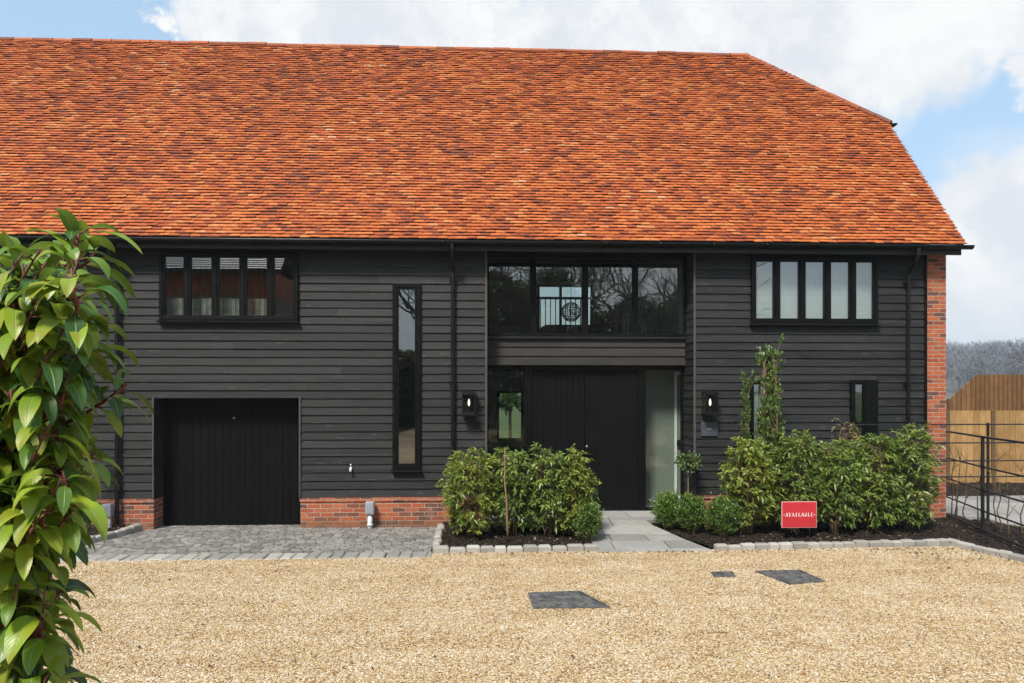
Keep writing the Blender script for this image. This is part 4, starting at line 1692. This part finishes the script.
def closeboard(x0, x1, y, top, base, bw_, name, label, mat, posts, ridge=True, gboard=False):
    root = thing(name, label, 'fence', (x0, y, 0))
    b = MB()
    x = x0
    while x < x1:
        w = bw_ * random.uniform(.94, 1.05)
        a, c = x, min(x + w, x1) - .003
        za, zc = top(a), top(c)
        t0, t1 = (.034, .008) if ridge else (.018, .018)
        oy = random.uniform(-.004, .004)
        b.hexa([(a, y - t0 + oy, base), (c, y - t1 + oy, base), (c, y + .002, base), (a, y + .002, base), (a, y - t0 + oy, za), (c, y - t1 + oy, zc), (c, y + .002, zc), (a, y + .002, za)])
        x += w + .004
    b.build('boards', M[mat], root)
    for px_ in posts:
        b = MB()
        b.box(px_ - .05, y - .06, -.1, px_ + .05, y + .06, top(px_) + .0)
        b.build('post', M['post_wood'], root, bevel=.004)
    b = MB()
    for zz in (.45, 1.2):
        b.box(x0, y + .003, base + zz, x1, y + .05, base + zz + .08)
    b.build('rail', M['post_wood'], root)
    if gboard:
        b = MB()
        b.box(x0, y - .05, -.05, x1, y - .022, base + .0)
        b.build('gravel_board', M['fence'], root)
    return root


fy = 4.42
fx = P(949, 450, fy).x
z1 = P(980, 410.5, fy).z
closeboard(fx, 20, fy, lambda x: z1, .30, .15, 'timber_fence', 'lower pale orange timber fence behind the black railing', 'fence', [fx - .06, P(992, 450, fy).x, 14.6, 16.4, 18.2], False, True)
fy2 = 5.6
pA, pB = P(938, 409, fy2), P(976.5, 374.5, fy2)
closeboard(pA.x, 22, fy2, lambda x: pB.z if x > pB.x else pA.z + (pB.z - pA.z) * (x - pA.x) / (pB.x - pA.x), 0.0, .125, 'timber_fence', 'taller brown featheredge fence with a sloping top at its left end', 'fence_dark', [pA.x + .3, 15.2, 17.5, 20])


# ------------------------------------------------------------------ plants
def leaves6(P0, D, L, Wd, droop, g, mat, name, parent, roll=0.9):
    """many folded leaves: base, two sides, midrib, tip"""
    n = len(P0)
    D = norm(D)
    up = np.array([0, 0, 1.0])
    sd = np.cross(D, up + g.normal(0, 0.25, (n, 3)))
    sd = norm(sd)
    nr = np.cross(sd, D)
    a = g.normal(0, roll * 0.5, (n, 1))
    sd2 = sd * np.cos(a) + nr * np.sin(a)
    nr = np.cross(sd2, D)
    L = L[:, None]
    Wd = Wd[:, None]
    dn = np.array([0, 0, -1.0]) * droop
    b = P0
    m = P0 + D * L * 0.48 + dn * L * 0.10
    t = P0 + D * L * 0.95 + dn * L * 0.42
    ml = m + sd2 * Wd * .5 + nr * Wd * .14
    mr = m - sd2 * Wd * .5 + nr * Wd * .14
    V = np.stack([b, ml, m, mr, t], 1).reshape(-1, 3)
    F = np.array([(0, 2, 1), (0, 3, 2), (1, 2, 4), (2, 3, 4)])
    FF = (F[None] + (np.arange(n) * 5)[:, None, None]).reshape(-1, 3)
    return np_mesh(name, V, FF, mat, parent)


def shrub(name, label, cat, x, y, h, wid, seed, mat, leafL, leafW, nst=5, ntw=120, perl=14, droop=.8, prof=None, z0=.03, stem_r=.012, stems='twig', dirty=.35, group=None, dep=None, upness=.35, bare=0.08, lean=0.0, twl=(.12, .30)):
    g = np.random.default_rng(seed)
    root = thing(name, label, cat, (x, y, z0), group)
    dep = dep or wid
    prof = prof or (lambda t: math.sin(math.pi * min(1, .18 + .8 * t)) ** .6)
    sb_ = MB()
    stems_pts = []
    for k in range(nst):
        ang = 6.283 * k / nst + g.uniform(-.5, .5)
        bx, by = x + math.cos(ang) * .05, y + math.sin(ang) * .05
        r = g.uniform(.25, .75)
        hh_ = h * g.uniform(.82, 1.0)
        pts = []
        for i in range(9):
            t = i / 8
            pts.append(np.array([bx + math.cos(ang) * wid * r * t ** 1.1 * prof(t) + g.normal(0, .012) + lean * t, by + math.sin(ang) * dep * r * t ** 1.1 * prof(t) + g.normal(0, .012), z0 - .03 + hh_ * t]))
        stems_pts.append(pts)
        sb_.tube([tuple(p) for p in pts], [stem_r * (1 - .75 * i / 8) for i in range(9)], 6)
    P0, D = [], []
    for k in range(ntw):
        pts = stems_pts[k % nst]
        t = bare + (1 - bare) * ((k + g.uniform(0, 1)) / ntw) ** .9
        f = t * 8
        i = min(int(f), 7)
        p = pts[i] * (1 - (f - i)) + pts[i + 1] * (f - i)
        ang = g.uniform(0, 6.283)
        wr = prof(t)
        out = np.array([math.cos(ang), math.sin(ang), g.uniform(0, upness * 2)])
        tgt = np.array([x + lean * t + math.cos(ang) * wid * wr * g.uniform(.6, 1.05), y + math.sin(ang) * dep * wr * g.uniform(.6, 1.05), p[2] + g.uniform(.05, .25) * upness * 2])
        if t > .93:
            tgt = p + out * g.uniform(*twl) * .6 + np.array([0, 0, .05])
        mid = (p + tgt) / 2 + np.array([0, 0, .04])
        sb_.tube([tuple(p), tuple(mid), tuple(tgt)], [stem_r * .4, stem_r * .3, stem_r * .16], 4, False)
        dd = tgt - p
        for j in range(perl):
            s = g.uniform(.25, 1.05) ** .7
            q = p + dd * s + np.array([0, 0, .04]) * (1 - abs(2 * s - 1)) + g.normal(0, .014, 3)
            P0.append(q)
            o2 = g.normal(0, 1, 3)
            o2[2] *= .6
            D.append(norm(dd) * .75 + norm(o2) * .8 + np.array([0, 0, upness - droop * .35]))
    P0, D = np.array(P0), np.array(D)
    n = len(P0)
    sb_.build('stem', M[stems], root, smooth=True)
    leaves6(P0, D, g.uniform(.7, 1.2, n) * leafL, g.uniform(.8, 1.2, n) * leafW, droop, g, LM[mat], 'foliage', root)
    return root


def hedge_prof(t):
    return min(1.0, .62 + 1.1 * t) * (1.0 if t < .8 else 1.0 - .55 * (t - .8) / .2)


HG = 'laurel shrubs in the front beds'


def hp(px, y):
    return P(px, 500, y).x


def zpx(px, py, y):
    return P(px, py, y).z


shrub('laurel_shrub', 'bushy laurel at the left end of the left bed, its left side yellowish', 'shrub', hp(472, -1.2), -1.2, zpx(472, 452, -1.2), .50, 21, 'hedge_y', .118, .034, 7, 215, 16, prof=hedge_prof, group=HG)
shrub('laurel_shrub', 'laurel behind the pale bare stem in the middle of the left bed', 'shrub', hp(513, -1.05), -1.05, zpx(513, 452, -1.05), .44, 22, 'hedge', .118, .034, 6, 240, 16, prof=hedge_prof, group=HG)
shrub('laurel_shrub', 'tall laurel in the left bed right of the pale bare stem', 'shrub', hp(548, -1.15), -1.15, zpx(548, 450, -1.15), .40, 23, 'hedge', .118, .033, 6, 215, 16, prof=hedge_prof, group=HG)
shrub('laurel_shrub', 'loose yellowish laurel with one taller shoot in front of the black door', 'shrub', hp(576, -1.25), -1.25, zpx(576, 466, -1.25), .34, 24, 'hedge_y', .10, .033, 5, 200, 15, prof=hedge_prof, group=HG)
shrub('laurel_shrub', 'slender single laurel shoot standing tallest at the right end of the left bed', 'shrub', hp(575, -1.3) + .05, -1.32, zpx(575, 449, -1.3), .13, 25, 'hedge_y', .09, .03, 2, 80, 14, bare=.4, group=HG)
# the pale bare stem
ps = thing('tree_stake', 'pale thin bare stem standing upright in the left bed', 'stake', (hp(506, -1.62), -1.62, 0))
b = MB()
q = [P(508, 540, -1.62), P(507, 520, -1.62), P(506.5, 500, -1.63), P(504.5, 480, -1.62), P(505, 455, -1.62), P(505, 448, -1.62)]
b.tube(q, [.021, .017, .014, .012, .010, .007], 8)
b.tube([q[2], q[2] + Vector((-.04, -.02, .05))], [.009, .006], 6)
ps_o = b.build('stem', M['twig'], ps, smooth=True)

shrub('laurel_shrub', 'yellow green laurel at the left end of the right hedge beside the brick plinth', 'shrub', hp(748, -1.2), -1.2, zpx(748, 442, -1.2), .42, 31, 'hedge_y', .118, .034, 6, 240, 16, prof=hedge_prof, group=HG)
shrub('laurel_shrub', 'dark laurel of the right hedge directly behind the red sign', 'shrub', hp(795, -1.15), -1.15, zpx(795, 436, -1.15), .44, 32, 'hedge', .118, .033, 6, 265, 16, prof=hedge_prof, group=HG)
shrub('laurel_shrub', 'laurel in the right hedge just right of the red sign', 'shrub', hp(833, -1.15), -1.15, zpx(833, 446, -1.15), .44, 33, 'hedge', .118, .033, 6, 265, 16, prof=hedge_prof, group=HG)
shrub('laurel_shrub', 'dense laurel under the small window with dry brown shoots above it', 'shrub', hp(872, -1.1), -1.1, zpx(872, 436, -1.1), .46, 34, 'hedge', .118, .033, 6, 275, 16, prof=hedge_prof, group=HG)
shrub('laurel_shrub', 'tall dark laurel at the right end of the hedge beside the railing', 'shrub', hp(908, -1.05), -1.05, zpx(908, 429, -1.05), .44, 35, 'hedge', .12, .033, 6, 275, 16, prof=hedge_prof, group=HG)

# slim upright evergreen in front of the small window
shrub('upright_shrub', 'tall slim upright evergreen in front of the small left window', 'shrub', hp(770, -.75), -.75, zpx(768, 344, -.75), .27, 41, 'upright', .07, .034, 5, 330, 17, droop=.1, upness=.9, bare=.03,
      prof=lambda t: 1.0 if t < .5 else max(.30, 1.0 - (t - .45) / .5 * .72))
shrub('upright_shrub', 'thin upright evergreen shoot left of the tallest one', 'shrub', hp(745, -.8), -.8, zpx(743, 379, -.8), .07, 42, 'upright', .06, .03, 1, 70, 14, droop=.1, upness=.9, bare=.35, prof=lambda t: 1.0)

# dry twiggy shoots over the hedge
shrub('dry_shrub', 'withered twiggy plant with brown leaves showing above the right hedge', 'shrub', hp(850, -.55), -.55, zpx(850, 420, -.55), .42, 51, 'dead', .08, .035, 9, 70, 5, droop=1.2, bare=.5, stems='twig', stem_r=.008)
shrub('dry_shrub', 'bare twiggy shrub against the plinth at the far left', 'shrub', hp(86, -.45), -.45, zpx(86, 428, -.45), .30, 52, 'dead', .03, .015, 8, 90, 1, droop=.4, bare=.2, stems='twig', stem_r=.009)


# box balls
def box_ball(px, y, w, h, seed, label):
    x = hp(px, y)
    shrub('box_shrub', label, 'shrub', x, y, h, w, seed, 'box', .036, .022, 10, 330, 22, droop=.1, upness=.55, bare=.03, prof=lambda t: (max(.05, 1 - (2 * t - .86) ** 2)) ** .5, stem_r=.006, group='low box shrubs in the front beds', twl=(.05, .12))


box_ball(588, -1.55, .24, .44, 61, 'low dark box shrub at the foot of the hedge beside the path')
box_ball(668, -.75, .29, .50, 62, 'box shrub nearest the door of those edging the path')
box_ball(692, -1.05, .28, .50, 63, 'middle box shrub of the row right of the path')
box_ball(723, -1.35, .31, .50, 64, 'box shrub at the front of the row, nearest the red sign')
shrub('lavender', 'small grey leaved plant between box shrub and hedge', 'plant', hp(738, -1.2), -1.2, .30, .16, 65, 'grey', .05, .008, 8, 60, 14, droop=.1, upness=.8, stem_r=.004)
shrub('dry_shrub', 'small reddish brown plant against the plinth behind the box shrubs', 'shrub', hp(722, -.5), -.5, .34, .20, 66, 'dead', .035, .016, 6, 60, 8, droop=.3, stem_r=.005)


def lollipop(px, y, ztop, zbot, rad, label, seed, stem_r=.010):
    x = P(px, 470, y).x
    root = thing('standard_tree', label, 'tree', (x, y, 0))
    b = MB()
    b.tube([(x, y, 0), (x + .005, y, zbot * .5), (x, y, zbot), (x, y, zbot + .5 * (ztop - zbot))], [stem_r * 1.2, stem_r, stem_r, stem_r * .8], 8)
    g = np.random.default_rng(seed)
    c = np.array([x, y, (ztop + zbot) / 2])
    P0, D = [], []
    for k in range(110):
        d = norm(g.normal(0, 1, 3) * np.array([1, 1, .8]))
        tip = c + d * np.array([rad, rad, (ztop - zbot) / 2]) * g.uniform(.6, 1.15)
        b.tube([tuple(c + d * .02), tuple(tip)], [.004, .002], 4, False)
        for j in range(12):
            P0.append(c + (tip - c) * g.uniform(.35, 1.05) + g.normal(0, .012, 3))
            D.append(d + norm(g.normal(0, 1, 3)) * .8)
    n = len(P0)
    b.build('trunk', M['twig'], root, smooth=True)
    leaves6(np.array(P0), np.array(D), g.uniform(.8, 1.3, n) * rad * .24, g.uniform(.8, 1.2, n) * rad * .13, .2, g, LM['upright'], 'crown', root)


lollipop(688, -.3, zpx(688, 453, -.3), zpx(688, 470, -.3), .20, 'little clipped standard tree on a thin stem beside the entrance', 71)
qb = P(510, 402, 10.2)
lollipop(510, 10.2, zpx(510, 388, 10.2), zpx(510, 412, 10.2), .55, 'standard tree behind the house, seen through the left sidelight', 72, .05)

# young bare hedging whips along the railing
lab = 'bare brown hedging whip planted along the iron railing'
for i in range(11):
    t = i / 10
    x = 8.50 + (7.86 - 8.50) * t + random.uniform(-.05, .12) + .16
    y = 0.35 - 2.6 * t + random.uniform(-.1, .1)
    w = thing('hedging_whip', lab, 'sapling', (x, y, 0), 'bare hedging whips by the railing')
    b = MB()
    hgt = random.uniform(1.0, 1.5)
    pts = [Vector((x, y, 0))]
    for k in range(1, 7):
        pts.append(Vector((x + random.uniform(-.05, .05), y + random.uniform(-.05, .05), hgt * k / 6)))
    b.tube(pts, [.012 - .0015 * k for k in range(7)], 6)
    for k in range(4):
        p = pts[random.randint(2, 5)]
        b.tube([p, p + Vector((random.uniform(-.2, .2), random.uniform(-.2, .2), random.uniform(.12, .35)))], [.005, .002], 4)
    b.build('stem', M['whip'], w, smooth=True)

# ------------------------------------------------------------------ big laurel close to the camera
LY = -10.25
lau = thing('large_laurel', 'big glossy leaved laurel close to the camera on the left', 'shrub', (P(-30, 683, LY).x, LY, 0))
gl = np.random.default_rng(5)
stm = MB()
LV, LF, LU = [], [], []


def big_leaf(base, d, L, Wd, droop, roll):
    NS, NC = 9, 5
    d = Vector(d).normalized()
    sd = d.cross(Vector((0, 0, 1)))
    sd = sd.normalized() if sd.length > .05 else Vector((1, 0, 0))
    up = sd.cross(d).normalized()
    sd = (sd * math.cos(roll) + up * math.sin(roll)).normalized()
    p = Vector(base)
    o = len(LV)
    wave = gl.uniform(0, 6.28)
    fold = gl.uniform(.10, .40)
    tw = gl.uniform(-.5, .5)
    for i in range(NS):
        s = i / (NS - 1)
        if i:
            dd = (d + Vector((0, 0, -1)) * droop * (s ** 1.2) * 1.6).normalized()
            p = p + dd * (L / (NS - 1))
        else:
            dd = d
        s2 = (sd * math.cos(tw * s) + sd.cross(dd) * math.sin(tw * s))
        s2 = (s2 - dd * s2.dot(dd)).normalized()
        nn = s2.cross(dd).normalized()
        w = Wd * .5 * max(0.0, math.sin(math.pi * min(1, s ** .82 * .985 + .012))) ** .78
        for c in range(NC):
            u = c / (NC - 1) * 2 - 1
            hgt_ = fold * abs(u) * w + .04 * w * math.sin(s * 14 + wave + u * 2) * abs(u)
            LV.append(p + s2 * (u * w) + nn * hgt_)
            LU.append((u * .5 + .5, s))
    for i in range(NS - 1):
        for c in range(NC - 1):
            a = o + i * NC + c
            LF.append((a, a + 1, a + NC + 1, a + NC))


def shoot(pts, n, L=(.10, .145), start=.25, r=.0045, dr=(.5, 1.1), up=.25, xbias=0.0):
    pts = [Vector(p) for p in pts]
    stm.tube(pts, [r * (1.25 - .6 * i / (len(pts) - 1)) for i in range(len(pts))], 7)
    segs = len(pts) - 1
    for j in range(n):
        t = start + (1 - start) * (j + gl.uniform(0, .6)) / n
        t = min(t, .999)
        i = int(t * segs)
        f = t * segs - i
        q = pts[i].lerp(pts[i + 1], f)
        ax = (pts[i + 1] - pts[i]).normalized()
        ang = j * 2.4 + gl.uniform(-.4, .4)
        s1 = ax.cross(Vector((0, 0, 1)))
        s1 = s1.normalized() if s1.length > .1 else Vector((1, 0, 0))
        s2 = s1.cross(ax)
        out = s1 * math.cos(ang) + s2 * math.sin(ang)
        d = (out + ax * gl.uniform(.25, .8) + Vector((xbias, 0, up))).normalized()
        pe = q + d * gl.uniform(.012, .026)
        stm.tube([q, pe], [.0024, .0018], 5)
        l = gl.uniform(*L) * (1.0 if t < .8 else .8)
        big_leaf(pe, d, l, l * gl.uniform(.31, .41), gl.uniform(*dr), gl.uniform(-.5, .5))


def LP(px, py, dy=0.0):
    return P(px, py, LY + dy)


# main stems
mains = []
for (b0, t0, dy) in (((20, 760), (72, 240), .05), ((-40, 760), (20, 300), .12), ((40, 760), (40, 420), -.05), ((-70, 760), (-40, 300), -.08)):
    a, c = LP(b0[0], b0[1], dy), LP(t0[0], t0[1], dy)
    a0 = Vector((LP(-20, 700, dy).x + (a.x - LP(-20, 700, dy).x) * .4, LY + dy, 0))
    pts = [a0, a] + [a.lerp(c, k / 5) + Vector((gl.normal(0, .012), gl.normal(0, .012), 0)) for k in range(1, 6)]
    stm.tube(pts, [.022, .014, .012, .010, .008, .006, .004], 8)
    mains.append((a, c))
# signature shoots seen against the wall
shoot([LP(62, 300, -.05), LP(72, 262, -.06), LP(77, 243, -.05), LP(79, 232, -.05)], 8, (.085, .115), .3)
shoot([LP(40, 430, -.05), LP(75, 420, -.07), LP(104, 402, -.08), LP(127, 384, -.08)], 9, (.08, .10), .45, xbias=.25, up=0, dr=(.9, 1.4))
shoot([LP(30, 500, -.03), LP(60, 482, -.06), LP(82, 465, -.06), LP(96, 452, -.06)], 9, (.08, .11), .3, xbias=.2, up=0, dr=(.9, 1.4))
shoot([LP(0, 640, -.03), LP(35, 620, -.06), LP(50, 605, -.06), LP(62, 590, -.06)], 8, (.06, .10), .3, xbias=.1, up=0, dr=(.9, 1.4))
shoot([LP(40, 290, .02), LP(70, 275, 0), LP(88, 262, 0), LP(96, 252, 0)], 9, (.10, .14), .2, xbias=.3)
big_leaf(LP(95, 232, -.05), (1, .1, .10), .125, .036, .75, -.2)
big_leaf(LP(72, 236, -.05), (-1, .1, .35), .12, .034, .7, .2)
# the body of the shrub
edge = [(230, 80), (300, 84), (370, 80), (430, 70), (480, 66), (540, 52), (600, 48), (683, 48), (760, 48)]


def edge_x(py):
    for (ya_, xa_), (yb2, xb_) in zip(edge[:-1], edge[1:]):
        if ya_ <= py <= yb2:
            return xa_ + (xb_ - xa_) * (py - ya_) / (yb2 - ya_)
    return 50


k = 0
while k < 330:
    py = gl.uniform(245, 760)
    ex = edge_x(py)
    px = ex - abs(gl.normal(0, 1)) * 62 if k % 3 else ex - gl.uniform(0, 190)
    if px < -120:
        continue
    dy = gl.uniform(-.30, .22)
    tip = LP(px, py, dy)
    ln = gl.uniform(.12, .26)
    back_ = Vector((-gl.uniform(.1, .8), -dy * 1.5 + gl.uniform(-.3, .3), -gl.uniform(.5, 1.0))).normalized()
    root_ = tip + back_ * ln
    shoot([root_, root_.lerp(tip, .5) + Vector((gl.normal(0, .012), gl.normal(0, .012), -.012)), tip], int(gl.integers(7, 11)), (.082, .128), .12, .0030, (.9, 1.8), .10, .1)
    k += 1
stm.build('stem', M['redtwig'], lau, smooth=True)
np_mesh('foliage', LV, LF, LM['big'], lau, uv=LU, smooth=True)


# ------------------------------------------------------------------ trees
def bare_tree(name, label, x, y, h, seed, spread=.5, depth=5, r0=.22, lean=(0, 0), z0=0):
    root = thing(name, label, 'tree', (x, y, z0), 'bare winter trees')
    g = np.random.default_rng(seed)
    tk, cr = MB(), MB()

    def grow(p, d, ln, r, lev):
        pts = [Vector(p)]
        dd = Vector(d)
        ns = 3
        for i in range(ns):
            dd = (dd + Vector(g.normal(0, .13, 3)) + Vector((0, 0, .06))).normalized()
            pts.append(pts[-1] + dd * ln / ns)
        (tk if lev == 0 else cr).tube(pts, [r * (1 - .35 * i / ns) for i in range(ns + 1)], 8 if lev == 0 else (5 if lev < 3 else 3), False)
        if lev >= depth:
            return
        nb = 3 if lev else 5
        for i in range(nb):
            t = g.uniform(.4, 1.0) if i else 1.0
            q = pts[0].lerp(pts[-1], t) if t < 1 else pts[-1]
            a = g.uniform(0, 6.283)
            sd = dd.cross(Vector((math.cos(a), math.sin(a), .3))).normalized()
            nd = (dd + sd * g.uniform(.4, .95) * (1 + spread)).normalized()
            grow(q, nd, ln * g.uniform(.55, .78), r * (.62 if i else .7), lev + 1)

    grow((x, y, z0 - .1), (lean[0], lean[1], 1), h * .34, r0, 0)
    tk.build('trunk', M['bark'], root, smooth=True)
    cr.build('crown', M['bark'], root)
    return root


bt = bare_tree('bare_tree', 'bare tree right of the fence, its branch tips reaching into view', P(1085, 380, 24).x, 24, 8.5, 81, .9, 5, .13)
t1 = bare_tree('bare_tree', 'bare winter tree mirrored in the left pane of the upper glazing', -3.0, -26, 15, 82, .5, 6, .16)
t2 = bare_tree('bare_tree', 'bare winter tree mirrored in the middle of the upper glazing', 4.5, -29, 17, 83, .6, 6, .17)
copy_thing(t1, (12.5, -5, 0), 'bare winter tree mirrored in the right pane of the upper glazing')
copy_thing(t2, (-11, 3, 0), 'bare winter tree mirrored in the tall slim window')
copy_thing(t1, (7.0, -1.5, 0), 'bare winter tree mirrored behind the railings of the upper glazing')
copy_thing(t2, (9.5, 4, 0), 'bare winter tree mirrored in the curtained right window')

# evergreen belt added behind the camera to darken the reflections in the glass
eg = thing('added_evergreen_hedge', 'tall dark evergreen hedge added behind the camera for dark reflections in the glass', 'hedge', (2, -33, 0))
g = np.random.default_rng(90)
n = 60000
x = g.uniform(-12, 16.5, n)
top = np.where(x > -2.5, 9.0, 5.0) + 1.3 * np.sin(x * .5) + .8 * np.sin(x * 1.3 + 1)
z = g.uniform(0, 1, n) ** .8 * top
yy = -33 + g.normal(0, .9, n)
leaves6(np.stack([x, yy, z], 1), g.normal(0, 1, (n, 3)), g.uniform(.25, .5, n), g.uniform(.15, .28, n), .4, g, LM['dark'], 'foliage', eg)
b = MB()
for i in range(16):
    xx = -11 + i * 2.1
    b.tube([(xx, -33, 0), (xx + .2, -33, 4)], [.12, .04], 6)
b.build('trunks', M['bark'], eg)

# barn across the drive, mirrored in the left window
nb = thing('neighbour_barn', 'brick and flint barn with a slate roof, mirrored in the upper left window', 'barn', (-12.5, -17, 0))
b = MB()
b.box(-20, -21, 0, -7.6, -13.4, 5.8)
b.build('flint_wall', M['flint'], nb)
b = MB()
b.box(-20.02, -21.02, 5.801, -7.58, -13.38, 6.7)
b.box(-8.6, -13.40, 0, -7.56, -13.34, 5.799)
b.build('brick_wall', M['brick'], nb)
b = MB()
for s_ in range(44):
    for side in (1, -1):
        v0, v1 = s_ / 44, (s_ + 1) / 44
        ya_, yb2 = -17.2 + side * (4.3 * (1 - v0)), -17.2 + side * (4.3 * (1 - v1))
        za_, zb2 = 6.65 + 4.4 * v0, 6.65 + 4.4 * v1
        vs = [(-20.4, ya_, za_ + .03), (-7.2, ya_, za_ + .03), (-7.2, yb2, zb2), (-20.4, yb2, zb2), (-20.4, ya_, za_), (-7.2, ya_, za_)]
        b.add(vs, [(0, 1, 2, 3), (4, 5, 1, 0)] if side < 0 else [(3, 2, 1, 0), (0, 1, 5, 4)])
b.build('roof', M['slates'], nb)
b = MB()
b.box(-20.3, -12.95, 6.5, -7.25, -12.85, 6.65)
b.tube([(-7.7, -13.0, 6.5), (-7.7, -13.2, 6.1), (-7.7, -13.3, 0)], .05, 8)
b.build('gutter', M['gutter'], nb)


# ------------------------------------------------------------------ far hill and woods
def hill_z(x, y):
    d = np.hypot(x, y + 12)
    t = np.clip((d - 160) / 480, 0, 1)
    return -0.5 + (t * t * (3 - 2 * t)) * (17 + 2.5 * np.sin(x * .007 + 1) + 1.2 * np.sin(x * .027))


A = np.linspace(-1.25, 1.25, 90)
Dd = np.linspace(150, 860, 40)
AA, DD = np.meshgrid(A, Dd, indexing='ij')
hx_, hy_ = np.sin(AA) * DD, -12 + np.cos(AA) * DD
hz_ = hill_z(hx_, hy_)
idx = np.arange(AA.size).reshape(AA.shape)
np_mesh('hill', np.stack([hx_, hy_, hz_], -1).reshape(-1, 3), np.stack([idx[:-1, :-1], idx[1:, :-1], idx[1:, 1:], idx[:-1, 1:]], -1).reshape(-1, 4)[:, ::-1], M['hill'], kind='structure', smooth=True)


def far_wood():
    g = np.random.default_rng(77)

    def proto():
        V, F = [], []

        def blade(p, q, w):
            p, q = np.array(p), np.array(q)
            d = norm(q - p)
            s = norm(np.cross(d, g.normal(0, 1, 3))) * w / 2
            o = len(V)
            V.extend([p - s, p + s, q])
            F.append((o, o + 1, o + 2))
        blade((0, 0, -1), (0, 0, .85), .05)
        blade((0, 0, -1), (g.normal(0, .03), g.normal(0, .03), .95), .05)
        for i in range(34):
            t = g.uniform(.22, .9)
            a = g.uniform(0, 6.283)
            l = .36 * (1 - abs(t - .5)) * g.uniform(.6, 1.1)
            p = np.array([0, 0, t])
            q = p + np.array([math.cos(a) * l * .75, math.sin(a) * l * .75, l * g.uniform(.5, 1.1)])
            blade(p, q, .016)
            for j in range(5):
                s = p + (q - p) * g.uniform(.3, 1)
                blade(s, s + np.array([g.normal(0, .07), g.normal(0, .07), abs(g.normal(.08, .05))]), .012)
        return np.array(V), np.array(F)
    protos = [proto() for _ in range(5)]
    VV, FF, o = [], [], 0
    for k in range(2900):
        a = g.uniform(.35, 1.0) if k < 2400 else g.uniform(-1.2, 1.2)
        d = g.uniform(230, 760)
        x, y = math.sin(a) * d, -12 + math.cos(a) * d
        h = g.uniform(9, 16)
        V, F = protos[k % 5]
        th = g.uniform(0, 6.28)
        c, s = math.cos(th), math.sin(th)
        X = (V[:, 0] * c - V[:, 1] * s) * h * g.uniform(.8, 1.3) + x
        Yy = (V[:, 0] * s + V[:, 1] * c) * h + y
        VV.append(np.stack([X, Yy, V[:, 2] * h + hill_z(np.array(x), np.array(y))], 1))
        FF.append(F + o)
        o += len(V)
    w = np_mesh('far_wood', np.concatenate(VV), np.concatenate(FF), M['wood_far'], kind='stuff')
    tag(w, 'misty bare winter wood on the far hillside', 'wood')


far_wood()
HAZE = 0.0006
if HAZE:
    b = MB()
    b.box(-880, -880, -1.06, 880, 1100, 70)
    m = bpy.data.materials.new('haze')
    m.use_nodes = True
    t = NT(m.node_tree)
    out = t.n('ShaderNodeOutputMaterial')
    v = t.n('ShaderNodeVolumePrincipled')
    v.inputs['Color'].default_value = (.82, .91, 1.0, 1)
    v.inputs['Density'].default_value = HAZE
    t.t.links.new(v.outputs[0], out.inputs['Volume'])
    b.build('haze', m, kind='stuff')
